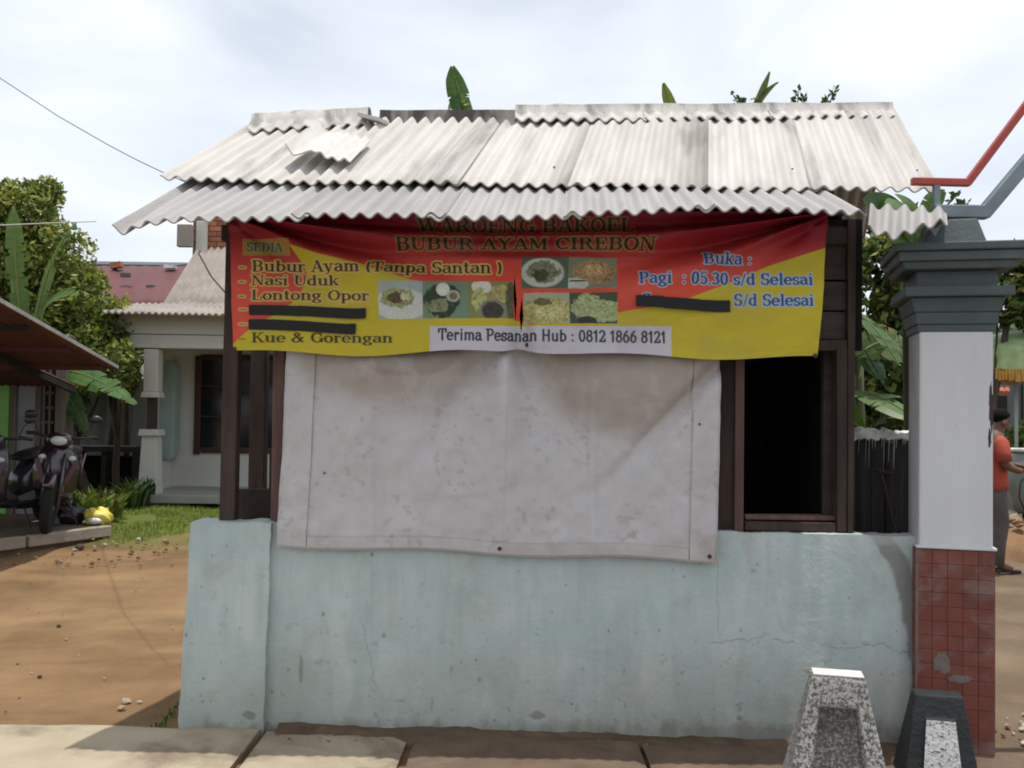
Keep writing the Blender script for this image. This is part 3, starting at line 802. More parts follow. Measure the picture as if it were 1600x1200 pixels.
def inpoly(pts, px, py):
    r = np.zeros(px.shape, bool); n = len(pts)
    for i in range(n):
        x1, y1 = pts[i]; x2, y2 = pts[(i + 1) % n]
        c = ((y1 > py) != (y2 > py))
        r ^= c & (px < (x2 - x1) * (py - y1) / ((y2 - y1) or 1e-9) + x1)
    return r

def over(mask, col):
    global CAN
    m_ = np.asarray(mask, float)[..., None]
    CAN = CAN * (1 - m_) + np.array(col) * m_

# print ground: red with fold shade painted in above, orange below, yellow sweeps
red_shaded, red_o = np.array(lin(128, 20, 40, K)), np.array(lin(200, 74, 58, K))
g = sstep(345, 450, BY)[..., None]
CAN = red_shaded * (1 - g) + red_o * g
yl = np.array(lin(180, 164, 40, K))
CAN = CAN
over(inpoly([(355, 552), (372, 532), (400, 507), (440, 488), (468, 464), (482, 432), (470, 408), (452, 382), (500, 398), (560, 412), (640, 437), (700, 452), (805, 500), (830, 508), (900, 498), (970, 488), (1060, 472), (1130, 446), (1200, 416), (1300, 384), (1300, 575), (355, 575)], BX, BY), yl)
n_ = fbm(BX / 60, BY / 25, 90)[..., None]
CAN = CAN * (0.93 + 0.14 * n_)

def text(s, x0, x1, base, cap, fill, outline=None, ow=2.0, slope=0.0, sans=False, pen=(.105, .05)):
    global CAN
    adv = sum(G[c][0] for c in s)
    sx = (x1 - x0) / adv
    items, x = [], 0.0
    for c in s:
        w, strokes = G[c]
        items.append((x, strokes, w)); x += w
    passes = [(outline, ow), (fill, 0.0)] if outline is not None else [(fill, 0.0)]
    dxg = (BX[0, -1] - BX[0, 0]) / BNX; dyg = (BY[-1, 0] - BY[0, 0]) / BNY
    for colr, grow in passes:
        for gx, strokes, w in items:
            X0, X1 = x0 + gx * sx - 6, x0 + (gx + w) * sx + 6
            bl = base + slope * (X0 - x0)
            Y0, Y1 = bl - cap * 1.2 - 5, bl + cap * 0.45 + 5
            i0 = max(int((X0 - 366) / dxg) - 14, 0); i1 = min(int((X1 - 357) / dxg) + 14, BNX)
            j0 = max(int((Y0 - 332) / dyg) - 8, 0); j1 = min(int((Y1 - 330) / dyg) + 8, BNY)
            if i1 <= i0 or j1 <= j0: continue
            bx, by = BX[j0:j1, i0:i1], BY[j0:j1, i0:i1]
            best = np.full(bx.shape, 9.0)
            for kind, pts in strokes:
                if sans:
                    if kind == 's': continue
                    wx, wy = .115, .082
                else:
                    wx, wy = pen if kind == 'h' else ((.05, .05) if kind == 't' else (.05, .045))
                rx, ry = wx * sx + grow, wy * cap + grow
                ps = [((x0 + (gx + p[0]) * sx) / rx, (bl - p[1] * cap) / ry) for p in pts]
                ax, ay = bx / rx, by / ry
                for (ax0, ay0), (ax1, ay1) in zip(ps[:-1], ps[1:]):
                    ex, ey = ax1 - ax0, ay1 - ay0
                    L2 = ex * ex + ey * ey + 1e-9
                    tt = np.clip(((ax - ax0) * ex + (ay - ay0) * ey) / L2, 0, 1)
                    d = np.hypot(ax - ax0 - tt * ex, ay - ay0 - tt * ey)
                    d = (d - 1) * min(rx, ry)          # signed distance, photo pixels
                    best = np.minimum(best, d)
            a = np.clip(0.5 - best / 0.9, 0, 1)[..., None]
            CAN[j0:j1, i0:i1] = CAN[j0:j1, i0:i1] * (1 - a) + np.array(colr) * a

DK, TAN = lin(34, 34, 26, K), lin(190, 160, 90, 1.25)
INK, HALO = lin(22, 52, 118, K), lin(150, 170, 182, 1.15)
over((BX > 379) & (BX < 453) & (BY > 373) & (BY < 399), lin(158, 118, 58, K))
text('SEDIA', 385, 441, 392, 13, lin(34, 62, 66, K), lin(140, 150, 100, K), 1.0)
text('WAROENG BAKOEL', 651, 992, 361.5, 21, DK, lin(140, 96, 60, 1.1), 2.0)
text('BUBUR AYAM CIREBON', 618, 1025, 389.5, 17.5, DK, lin(150, 106, 64, 1.1), 2.2)
text('- Bubur Ayam (Tanpa Santan )', 374, 786, 423.5, 16.5, DK, TAN, 2.2, slope=0.009)
text('- Nasi Uduk', 374, 531, 445.5, 15, DK, TAN, 2.0, slope=0.004)
text('- Lontong Opor', 374, 578, 468.5, 15, DK, TAN, 2.0, slope=0.006)
text('-', 375, 389, 489, 15, DK, TAN, 2.0)
text('-', 375, 389, 512, 15, DK, TAN, 2.0)
text('- Kue & Gorengan', 376, 614, 535, 14.5, DK, None)
text('Buka :', 1097, 1176, 413, 17, INK, HALO, 1.6)
text('Pagi  : 05.30 s/d Selesai', 997, 1269, 443.5, 17.5, INK, HALO, 1.8, slope=0.008)
text('S', 1001, 1016, 476, 16, INK, HALO, 1.6)
text('S/d Selesai', 1146, 1269, 477.5, 17.5, INK, HALO, 1.8, slope=0.008)
over((BX > 672) & (BX < 1049) & (BY > 510), lin(172, 168, 176, 1.3))
text('Terima Pesanan Hub : 0812 1866 8121', 685, 1041, 531.5, 17, lin(46, 48, 60, K), None, slope=0.012, sans=True)

# small food pictures
def pic(x0, x1, y0, y1, bgc, blobs, seed, amt=0.35):
    m_ = (BX >= x0) & (BX < x1) & (BY >= y0) & (BY < y1)
    n = fbm(BX / 6, BY / 6, seed); n2 = fbm(BX / 2.6, BY / 2.6, seed + 50)
    loc = np.ones(BX.shape + (3,)) * np.array(lin(*bgc, K))
    for (cx, cy, rx, ry, c, rough) in blobs:
        d = np.hypot((BX - x0) / (x1 - x0) - cx, 0) * 0
        d = np.hypot(((BX - x0) / (x1 - x0) - cx) / rx, ((BY - y0) / (y1 - y0) - cy) / ry) + (n - .5) * rough
        a = sstep(1.06, .94, d)[..., None]
        c2 = np.array(lin(*c, K)) * (1 + ((n2 - .5) * (amt if rough < .2 else 1.5))[..., None])
        loc = loc * (1 - a) + c2 * a
    global CAN
    g_ = loc.mean(-1, keepdims=True); loc = loc * .62 + g_ * np.array([.36, .4, .34])
    CAN = np.where(m_[..., None], np.clip(loc, 0.004, 0.8), CAN)
W_, GR, DG, YE, BRN = (178, 182, 176), (96, 120, 88), (42, 62, 40), (170, 158, 60), (92, 74, 44)
pic(592, 661, 440, 498, (150, 164, 166), [(.5, .62, .62, .42, (188, 190, 188), .02), (.45, .45, .38, .26, (150, 148, 80), .5), (.42, .45, .2, .14, BRN, .7), (.6, .42, .12, .1, (190, 186, 140), .5)], 101)
pic(661, 731, 440, 498, (104, 138, 104), [(.45, .5, .4, .46, DG, .5), (.45, .22, .15, .18, (206, 206, 196), .05), (.68, .4, .15, .16, (170, 168, 140), .1), (.68, .4, .09, .1, (120, 110, 70), .2), (.35, .66, .26, .17, (122, 128, 84), .8)], 111)
pic(731, 802, 440, 498, (128, 132, 48), [(.7, .34, .3, .24, YE, .5), (.3, .14, .22, .2, (204, 204, 190), .1), (.25, .5, .16, .34, (170, 172, 80), .4), (.55, .78, .3, .3, (120, 120, 100), .05), (.55, .8, .23, .24, (64, 56, 44), .2), (.95, .5, .12, .5, (88, 84, 50), .4)], 121)
pic(815, 888, 403, 450, (74, 98, 76), [(.45, .5, .46, .46, (176, 182, 174), .03), (.45, .48, .34, .33, (116, 122, 92), .7), (.4, .58, .2, .16, (66, 72, 44), .8)], 131)
pic(888, 964, 403, 450, (116, 124, 92), [(.55, .5, .44, .4, (164, 118, 54), .4), (.5, .4, .2, .2, (190, 150, 70), .6), (.12, .85, .3, .2, (176, 186, 176), .1), (.2, .75, .2, .03, (50, 60, 44), .1)], 141)
pic(818, 890, 457, 506, (160, 166, 130), [(.5, .6, .62, .44, (178, 168, 72), .35), (.4, .3, .2, .12, (112, 102, 48), .6), (.6, .62, .3, .2, (196, 184, 92), .6)], 151)
pic(890, 964, 457, 506, (58, 82, 50), [(.35, .45, .3, .42, (164, 172, 100), .6), (.75, .6, .32, .34, (158, 172, 96), .6), (.36, .92, .2, .16, (44, 46, 36), .2)], 161)

# cloth shape: folds fanning from the two hung corners, a pinch in the middle
def fan(cx, cy, sgn, ang, wid, amp, reach):
    dx, dy = (BX - cx) * sgn, BY - cy
    th = np.degrees(np.arctan2(dy, dx + 1e-6)); r = np.hypot(dx, dy)
    return amp * np.exp(-((th - ang) / wid) ** 2) * np.exp(-r / reach) * sstep(0, 60, r)
dep = 0.0
for a, w, amp in ((3, 2.2, .07), (8.5, 2.4, -.085), (14.5, 3, .075), (22, 4.5, -.05), (36, 8, .025)):
    dep = dep + fan(352, 336, 1, a, w, amp, 330)
for a, w, amp in ((3, 2.2, .07), (8, 2.4, -.09), (14, 3, .085), (21.5, 4, -.06), (34, 8, .025)):
    dep = dep + fan(1298, 334, -1, a, w, amp, 300)
dep = dep + 0.012 * np.sin(BX / 42 + 1.2 * np.sin(BY / 40)) * BT + (fbm(BX / 90, BY / 45, 31) - .5) * 0.035 * (1 - np.abs(2 * BS - 1) * .4) + (fbm(BX / 26, BY / 30, 35) - .5) * 0.010
dep = dep - 0.02 * BT + .03 * np.exp(-((BY - 372 - 22 * np.sin(BS * np.pi)) / 9) ** 2) * np.sin(BS * np.pi) - .02 * np.exp(-((BY - 352 - 14 * np.sin(BS * np.pi)) / 7) ** 2)
pinch = np.exp(-((BX - 815) / 16) ** 2) * sstep(400, 520, BY)
dep = dep + 0.045 * pinch - 0.03 * np.exp(-((BX - 838) / 14) ** 2) * sstep(410, 530, BY)
BYd = 4.69 - 0.055 * BS * 3.0
skip = (np.abs(BX - 804.5 - (BY - 470) * 0.03) < 2.6 * np.clip(1 - np.abs((BY - 465) / 38), 0, 1)) | (np.abs(BX - 814.5 + (BY - 490) * 0.02) < 3.2 * np.clip(1 - np.abs((BY - 492) / 28), 0, 1))
BP = at_np(BX, BY, BYd) ; BP[..., 1] += dep
m_vinyl = pm('printed_vinyl', None, (0.93, 0.92, 0.92), scale=5, rough=0.55, attr='tint', spec=0.3, stain=(0.2, 0.17, 0.14), sscale=3.0, samt=0.22, sat=(0.5, 0.75))
banner = thing('banner', 'red and yellow printed vinyl menu banner hung under the eave', 'banner', tuple(at(820, 548, 4.72)))
grid_mesh('printed_sheet', BP, m_vinyl, banner, color=CAN, skip=skip)
m_black = pm('black_tape', (0.008, 0.008, 0.009), rough=0.5)
def on_banner(px_, py_):
    j = int(np.argmin(np.abs(BY[:, BNX // 2] - py_))); i = int(np.argmin(np.abs(BX[j] - px_)))
    return BP[j, i]
def tape(x0, y0, x1, y1, h):
    n = 40
    t = np.linspace(0, 1, n); rows = []
    for s in np.linspace(-.5, .5, 6):
        rows.append([on_banner(x0 + (x1 - x0) * q, y0 + (y1 - y0) * q + s * h) + np.array([0, -0.007, 0]) for q in t])
    P = np.array(rows)
    # smooth out nearest-vertex stepping
    P[:, :, 0] = np.linspace(P[:, 0, 0], P[:, -1, 0], n).T
    zz = np.linspace(P[0, :, 2], P[-1, :, 2], 6); P[:, :, 2] = zz
    P[:, :, 1] = P[:, :, 1].min(axis=0)[None]
    grid_mesh('black_tape', P, m_black, banner, thick=-0.001)
tape(391, 485, 572, 483.5, 15.5)
tape(391, 507.5, 556, 507, 16)
tape(992, 467.5, 1140, 469.5, 17)
for (ex, ey) in ((368, 545), (1272, 553), (824, 538)):
    p = on_banner(ex, ey); b = MB(); b.lathe([(.003, -.004), (.010, -.005), (.011, 0), (.003, .001)], (p[0], p[1] - .003, p[2]), 12, 'y'); b.build('eyelet', m_nail, banner)

# ------------------------------------------------------------------ grey-white tarpaulin
TNX, TNY = 400, 220
T_, S_ = np.meshgrid(np.linspace(0, 1, TNY), np.linspace(0, 1, TNX), indexing='ij')
txl = 449 - 17 * T_; txr = 1127 - 7 * T_
TX = txl + (txr - txl) * S_
TYp = 528 + (853 + 25 * S_ + 3 * np.sin(S_ * 14) - 528) * T_
TYd = 4.765 - 0.0556 * (at_np(TX, TYp, 4.75)[..., 0] + 1.68) * 1.0
TYd = fy(at_np(TX, TYp, 4.75)[..., 0]) - 0.035
dp = -0.05 * np.exp(-((TX - 792 - (TYp - 548) * -0.04) / (16 + (TYp - 540) * 0.10)) ** 2) * sstep(880, 600, TYp)
dp += 0.035 * np.exp(-((TX - 760 + (TYp - 548) * 0.55) / 26) ** 2) * sstep(760, 600, TYp)
dp += 0.04 * np.exp(-((TX - 812 - (TYp - 548) * 0.55) / 28) ** 2) * sstep(760, 590, TYp)
dp += -0.03 * np.exp(-((TX - 985) / 90) ** 2 - ((TYp - 600) / 60) ** 2) - 0.03 * np.exp(-((TX - 620) / 100) ** 2 - ((TYp - 590) / 60) ** 2)
dp += 0.04 * np.exp(-((TX - 1040 - (660 - TYp) * 0.9) / 18) ** 2) * sstep(800, 640, TYp)
dp += (fbm(TX / 110, TYp / 110, 61) - .5) * 0.05 + (fbm(TX / 36, TYp / 60, 63) - .5) * 0.014
rg1 = 1 - np.abs(2 * fbm(TX / 95 + TYp / 240, TYp / 150, 65, 3) - 1); rg2 = 1 - np.abs(2 * fbm(TX / 120 - TYp / 200, TYp / 90, 69, 3) - 1)
dp += -.003 * sstep(.7, 1.0, rg1) - .0025 * sstep(.75, 1.0, rg2)
dp += -.012 * np.exp(-((TX - 926) / 9) ** 2) * sstep(560, 640, TYp) + .012 * np.exp(-((TX - 583 - TYp * .01) / 8) ** 2) * sstep(600, 690, TYp)
dp *= 1.35 * sstep(0, .1, T_) * (1 - .6 * sstep(.9, 1, T_))
TP = at_np(TX, TYp, TYd); TP[..., 1] += np.minimum(dp, 0.028)
nA = fbm(TX / 70, TYp / 50, 70); nB = fbm(TX / 20, TYp / 26, 75)
st1 = sstep(1.2, .7, np.hypot((TX - 615) / 165, (TYp - 530) / 110) + (nA - .5) * .5)
st2 = sstep(1.15, .75, np.hypot((TX - 965) / 155, (TYp - 540) / 140) + (nA - .5) * .35)
st3 = sstep(.52, .7, nA) * sstep(740, 860, TYp) * sstep(800, 1000, TX)
st4 = sstep(838, 866, TYp + (nB - .5) * 40)
tint = np.ones(TX.shape + (3,)) * np.array([0.515, 0.495, 0.50])
for mk, cc, am in ((np.maximum(st1, st2), (0.345, 0.285, 0.24), .85), (sstep(1.0, .85, np.hypot((TX - 640) / 95, (TYp - 540) / 55) + (nA - .5) * .5), (.27, .225, .19), .7), (st3, (.42, .36, .31), .6), (st4, (.45, .40, .36), .5), (sstep(.55, .75, nB), (.46, .43, .41), .35)):
    tint = tint * (1 - (mk * am)[..., None]) + np.array(cc) * (mk * am)[..., None]
nC = fbm(TX / 9, TYp / 9, 78); nD = fbm(TX / 30, TYp / 22, 79)
for mk, cc, am in ((sstep(.55, .7, nD) * sstep(.45, .62, nC) * sstep(740, 800, TYp) * sstep(930, 990, TX) * sstep(1095, 1060, TX), (.33, .30, .27), .7),
                   (sstep(.62, .7, nC) * sstep(.5, .62, nA), (.36, .33, .31), .5), (sstep(.03, .0, np.abs(rg1 - .93)) * .6, (.42, .38, .36), .12),
                   (sstep(2.2, .8, np.abs(TX - 795 + (TYp - 560) * .03 + (nC - .5) * 4)) * sstep(560, 620, TYp), (.40, .37, .36), .3)):
    tint = tint * (1 - (mk * am)[..., None]) + np.array(cc) * (mk * am)[..., None]
m_tarp = pm('tarpaulin_cloth', None, (0.95, 0.95, 0.94), scale=9, rough=0.75, attr='tint', bump=0.0015, bscale=90, spec=0.2, stain=(0.3, 0.26, 0.22), sscale=6, samt=0.3, sat=(.58, .78))
tarp = thing('tarpaulin', 'stained grey white tarpaulin closing the stall front below the banner', 'tarpaulin', tuple(at(790, 870, 4.7)))
grid_mesh('cloth', TP, m_tarp, tarp, color=tint, thick=-0.003)
def hem(i0, i1, j0, j1, name='hem'):
    P = TP[j0:j1, i0:i1].copy(); P[..., 1] -= 0.006
    grid_mesh(name, P, m_tarp, tarp, color=tint[j0:j1, i0:i1] * 0.97, thick=0.003)
hem(2, 28, 0, 218); hem(374, 398, 0, 218); hem(28, 374, 206, 218)
for (i, j) in ((202, 212), (392, 212), (40, 140), (380, 84)):
    p = TP[j, i]; b = MB(); rr = .0095 if j > 200 else .005
    b.lathe([(.002, -.004), (rr, -.005), (rr * 1.1, 0), (.002, .001)], (p[0], p[1] - .009, p[2]), 12, 'y'); b.build('eyelet', m_nail, tarp)
# ------------------------------------------------------------------ gate pillar
PY = 4.47
pcx = at(1508, 700, PY).x; ph = 0.166
m_white = pm('pillar_white_paint', (0.60, 0.60, 0.61), (0.54, 0.54, 0.55), scale=1.5, rough=0.75, bump=0.004, bscale=30, stain=(0.30, 0.28, 0.26), sscale=4, samt=0.5, sat=(.56, .78), spec=0.2, stretch=(2.2, 2.2, .6), speck=(.16, .15, .14), speckscale=9, speckat=(.755, .79))
m_pgrey = pm('pillar_grey_paint', (0.085, 0.105, 0.108), (0.065, 0.083, 0.086), scale=3, rough=0.6, bump=0.004, bscale=30, stain=(0.22, 0.235, 0.23), sscale=5, samt=0.4, sat=(.6, .8), spec=0.3)
m_cement = pm('bare_cement', (0.20, 0.165, 0.15), (0.15, 0.115, 0.10), scale=6, rough=0.95, bump=0.006, bscale=40, stain=(0.3, 0.16, 0.12), sscale=5, samt=.3, sat=(.5, .7))
pillar = thing('gate_pillar', 'square gate pillar with white shaft, red tiled base and dark grey capital', 'pillar', (pcx, PY + ph, 0))
m_tile = pm('red_tile', (0.20, 0.06, 0.042), (0.15, 0.05, 0.038), scale=9, rough=0.6, bump=0.002, bscale=60, stain=(0.20, 0.155, 0.14), sscale=4.2, samt=0.7, sat=(.47, .64), spec=0.25, objvar=0.09, frame=pillar, speck=(.09, .04, .035), speckscale=16, speckat=(.66, .74))
zb = at(1495, 856, PY).z
b = MB(); b.box(pcx - ph, pcx + ph, PY + .008, PY + 2 * ph, -.05, zb - .008); b.build('base_core', pm('tile_bed', (.19, .085, .068), (.21, .13, .11), scale=8, rough=.95), pillar)
b = MB(); b.box(pcx - ph + .006, pcx + ph - .006, PY, PY + 2 * ph - .01, zb - .006, 2.0); b.build('shaft', m_white, pillar, bevel=.012)
b = MB(); b.box(pcx - ph - .008, pcx + ph + .008, PY - .012, PY + 2 * ph + .008, zb - .008, zb + .006); b.build('base_ledge', m_white, pillar, bevel=.004)
# red tiles, laid singly; a few have gone and show the cement bed
tw, tg = 0.0651, 0.0012
tm = MB(); tm.box(-tw / 2, tw / 2, -.006, .006, -tw / 2, tw / 2); t0 = None
gone = set()
for r_ in range(15):
    for c_ in range(5):
        if (c_, r_) in gone: continue
        x = pcx - ph + tg + tw / 2 + c_ * (tw + tg) - .003; z = zb - .012 - tw / 2 - r_ * (tw + tg)
        if z < -0.02: continue
        if t0 is None:
            t0 = tm.build('tile', m_tile, pillar, local=True, bevel=.0015)
            o = t0
        else:
            o = t0.copy(); link(o, pillar)
        o.location = (x - pillar.location.x, PY + .004 + random.uniform(-.0008, .0008) - pillar.location.y, z)
        o.rotation_euler = (random.uniform(-.006, .006), random.uniform(-.004, .004), random.uniform(-.006, .006))
for r_ in range(15):
    for c_ in range(5):
        z = zb - .012 - tw / 2 - r_ * (tw + tg)
        if z < -0.02: continue
        for sx in (-1, 1):
            o = t0.copy(); link(o, pillar)
            o.location = (sx * (ph + .003), PY + .03 + tw / 2 + c_ * (tw + tg) - pillar.location.y, z)
            o.rotation_euler = (0, 0, math.pi / 2)
b = MB(); b.box(pcx - ph - .007, pcx - ph + .003, PY - .002, PY + .012, 0, zb - .01); b.build('edge_trim', m_cement, pillar)
def smear(cx_, cz_, rx, rz, seed, mat=None, lift=0.0):
    n = 40; out_ = []
    for k in range(n):
        a = 2 * math.pi * k / n; q = 1 + (float(fbm(math.cos(a) * 2.5 + seed, math.sin(a) * 2.5, seed)) - .5) * .9
        out_.append((cx_ + rx * q * math.cos(a), cz_ + rz * q * math.sin(a)))
    b = MB(); b.loft([[(x, PY - .0035 + lift, z) for x, z in out_], [(x, PY + .004, z) for x, z in out_]]); b.build('cement_smear' if mat is None else 'paint_chip', mat or m_cement, pillar, fixn=True)
smear(pcx - .06, .45, .035, .05, 3); smear(pcx + ph - .016, 1.64, .009, .11, 21, m_nail, .003); smear(pcx + ph - .022, 1.50, .006, .05, 25, m_nail, .003); smear(pcx + .02, .385, .05, .018, 5)
pillar.rotation_euler[2] = R(-14)
cap_ = thing('capital', None, None, (0, 0, 0)); cap_.parent = pillar
def mould(z0, z1, h0, h1, mat=m_pgrey, bev=.006):
    b = MB(); b.frustum(pcx, PY + ph, z0, z1, h0, h0, h1, h1); b.build('moulding', mat, cap_, bevel=bev)
zz = lambda py: at(1495, py, 4.42).z
for a, b_, h0, h1 in ((517, 505, .170, .172), (505, 486, .178, .182), (486, 463, .186, .205), (462.5, 447, .236, .236), (447, 420, .176, .176), (420, 408, .236, .248), (408, 393, .266, .266), (392.5, 380, .282, .282), (380, 375, .272, .19), (375, 334, .14, .105)):
    mould(zz(a), zz(b_), h0, h1)

# angular pipe arch that springs from the pillar
m_red = pm('red_pipe_paint', (0.40, 0.075, 0.06), (0.33, 0.06, 0.05), scale=8, rough=0.45, stain=(.2, .08, .06), sscale=6, samt=.5)
m_gpipe = pm('grey_pipe_paint', (0.20, 0.245, 0.265), (0.16, 0.2, 0.22), scale=8, rough=0.5, stain=(.1, .1, .1), sscale=6, samt=.4)
arch = thing('gate_arch', 'angular red and grey metal gate arch springing from the pillar top', 'gate arch', tuple(at(1500, 334, PY + .1)))
AY = PY + .10
def pipe(name, pts, w, mat):
    b = MB(); P = [at(x, y, AY) for x, y in pts]
    far = P[-1] + (P[-1] - P[-2]).normalized() * 1.2
    P.append(far)
    hw = w / 2
    rings = []
    for i, p in enumerate(P):
        d0 = (P[i] - P[i - 1]).normalized() if i else (P[1] - P[0]).normalized()
        d1 = (P[i + 1] - P[i]).normalized() if i < len(P) - 1 else d0
        n = (Vector((-d0.z, 0, d0.x)) + Vector((-d1.z, 0, d1.x))); n = n / max(n.length, 1e-6)
        k = hw / max(n.dot(Vector((-d0.z, 0, d0.x))), .3)
        rings.append([p + n * k + Vector((0, -hw, 0)), p + n * k + Vector((0, hw, 0)), p - n * k + Vector((0, hw, 0)), p - n * k + Vector((0, -hw, 0))])
    b.loft(rings)
    b.build(name, mat, arch, bevel=.006, fixn=True)
pipe('red_bar', [(1424, 283.5), (1512, 285.5), (1600, 168)], 0.036, m_red)
pipe('grey_bar', [(1458, 331), (1538, 332), (1600, 258)], 0.062, m_gpipe)
b = MB(); b.bar(at(1463, 330, AY), at(1463, 288, AY), .03, .03, up=(0, 1, 0)); b.build('upright', m_gpipe, arch, bevel=.004)
b = MB(); b.bar(at(1590, 268, AY), at(1590, 184, AY), .03, .03, up=(0, 1, 0))

# ------------------------------------------------------------------ concrete barrier blocks
m_bwhite = pm('speckled_white_paint', (0.42, 0.405, 0.38), (0.30, 0.285, 0.265), scale=5, rough=0.9, bump=0.008, bscale=45, speck=(0.10, 0.095, 0.09), speckscale=70, speckat=(0.475, 0.54), spec=0.15, stain=(.2, .18, .16), sscale=3, samt=.5, sat=(.5, .7))
m_bpanel = pm('speckled_mossy_cement', (0.25, 0.235, 0.215), (0.15, 0.14, 0.125), scale=7, rough=0.95, bump=0.010, bscale=45, speck=(0.08, 0.075, 0.07), speckscale=75, speckat=(0.42, 0.52), spec=0.1)
m_bblack = pm('black_block_paint', (0.014, 0.017, 0.018), (0.022, 0.026, 0.026), scale=6, rough=0.7, bump=0.006, bscale=45, stain=(.09, .09, .09), sscale=9, samt=.4, sat=(.62, .75))
m_bwpanel = pm('speckled_panel_white', (0.52, 0.52, 0.52), (0.40, 0.40, 0.40), scale=6, rough=0.9, bump=0.008, bscale=45, speck=(0.06, 0.06, 0.06), speckscale=70, speckat=(0.53, 0.60))
m_sunlit_top = pm('sunlit_top_white', (.66, .65, .62), (.5, .48, .45), scale=12, rough=.9, speck=(.1, .095, .09), speckscale=26, speckat=(.60, .64))  # white that stands in for sunlight on the block top
def barrier(label, pxl, pxr, pyt, Y, px_l2, px_r2, py2, dtop, mat_body, mat_panel, pf=0.55, raised=False, name='barrier_block', rz=-13):
    tl, tr = at(pxl, pyt, Y), at(pxr, pyt, Y)
    z1 = tl.z; z2 = at(800, py2, Y).z
    l2, r2 = at(px_l2, py2, Y).x, at(px_r2, py2, Y).x
    k = (z1 + 0.0) / (z1 - z2)
    bl, br = tl.x + (l2 - tl.x) * k, tr.x + (r2 - tr.x) * k
    o = thing(name, label, 'barrier block', ((bl + br) / 2, Y + dtop / 2, 0))
    cx0, cx1 = (bl + br) / 2, (tl.x + tr.x) / 2
    h0, h1 = (br - bl) / 2, (tr.x - tl.x) / 2
    yf1, yb1 = Y, Y + dtop
    yf0, yb0 = Y - 0.10, Y + dtop + 0.10
    # body with an inset (or raised) front panel, made as one closed shell around it
    b = MB()
    def fp(s, t):   # point on the sloped front face: s across -1..1, t up 0..1
        return Vector((cx0 + (cx1 - cx0) * t + s * (h0 + (h1 - h0) * t), yf0 + (yf1 - yf0) * t, z1 * t))
    ins = [(-pf, .10), (pf, .10), (pf, .78), (-pf, .78)]
    out_ = [(-1, 0), (1, 0), (1, 1), (-1, 1)]
    dirn = Vector((0, 1, .15)).normalized() * (0.028 if not raised else -0.012)
    V = [fp(*q) for q in out_] + [fp(*q) for q in ins] + [fp(q[0] * .93, q[1] + (.02 if q[1] < .5 else -.02)) + dirn for q in ins]
    V += [Vector((bl, yb0, 0)), Vector((br, yb0, 0)), Vector((tr.x, yb1, z1)), Vector((tl.x, yb1, z1))]
    Fc = [(0, 1, 5, 4), (1, 2, 6, 5), (2, 3, 7, 6), (3, 0, 4, 7), (4, 5, 9, 8), (5, 6, 10, 9), (6, 7, 11, 10), (7, 4, 8, 11),
          (12, 15, 14, 13), (3, 2, 14, 15), (0, 3, 15, 12), (2, 1, 13, 14), (1, 0, 12, 13), (8, 9, 10, 11)]
    b.add(V, Fc)
    b.build('block', mat_body, o, bevel=.010, fixn=True)
    b = MB(); W = [v - dirn.normalized() * (0.004 if not raised else -0.004) for v in V[8:12]]
    if raised: W = [v + Vector((0, -.004, 0)) for v in V[8:12]]
    b.add(W + [w + Vector((0, .004, 0)) for w in W], [(0, 1, 2, 3), (7, 6, 5, 4), (0, 4, 5, 1), (1, 5, 6, 2), (2, 6, 7, 3), (3, 7, 4, 0)])
    b.build('panel', mat_panel, o, fixn=True)
    if not raised:
        b = MB(); b.box(tl.x + .004, tr.x - .004, yf1 + .004, yb1 - .004, z1 + .001, z1 + .006); b.build('sunlit_top', m_sunlit_top, o)  # sunlit look of the top, laid on as a white slab
    o.rotation_euler[2] = R(rz)
    return o
barrier('flaking white speckled concrete barrier block with a sunken panel', 1276, 1355, 1058, 3.92, 1240, 1386, 1200, 0.11, m_bwhite, m_bpanel, .58)
barrier('black painted concrete barrier block with a white front panel', 1437, 1507, 1087, 4.16, 1416, 1525, 1200, 0.10, m_bblack, m_bwpanel, .56, raised=True)

# ------------------------------------------------------------------ bamboo fence between stall and pillar
m_bamboo = pm('dark_bamboo', (0.035, 0.03, 0.028), (0.02, 0.018, 0.017), scale=6, rough=0.8, bump=0.004, bscale=30, stretch=(3, 3, .4), objvar=.3)
m_wash = pm('whitewash', (0.72, 0.72, 0.69), (0.52, 0.52, 0.50), scale=7, rough=0.9, bump=0.01, bscale=25, stain=(.2, .2, .18), sscale=7, samt=.6)
fence = thing('bamboo_fence', 'dark slat fence with dripped white paint between stall and pillar', 'fence', tuple(at(1385, 830, 5.0)))
fz0 = -.02
for k in range(15):
    x0 = at(1333 + k * 7.2, 760, 5.0).x
    b = MB(); w = .0225 + random.uniform(-.002, .002)
    b.box(x0, x0 + w, 5.0 + random.uniform(-.006, .006), 5.022, fz0, at(1380, 690 + random.uniform(-5, 3), 5.0).z)
    b.v = [(x + random.uniform(-.003, .003), y, z) for x, y, z in b.v]
    b.build('slat', m_bamboo, fence)
b = MB()
n = 60
xs_ = np.linspace(at(1330, 680, 4.99).x, at(1432, 680, 4.99).x, n)
zt_, zb_ = at(1380, 671, 4.99).z, at(1380, 686, 4.99).z
rings = []
for i, x in enumerate(xs_):
    t_ = zt_ + (fbm(i * .35, 2.0, 3) - .5) * .04; u_ = zb_ + (fbm(i * .5, 5.0, 8) - .5) * .03
    rings.append([(x, 4.972, u_), (x, 4.965, t_ - .01), (x, 5.03, t_), (x, 5.03, u_)])
b.loft(rings); b.build('coping', m_wash, fence, fixn=True)
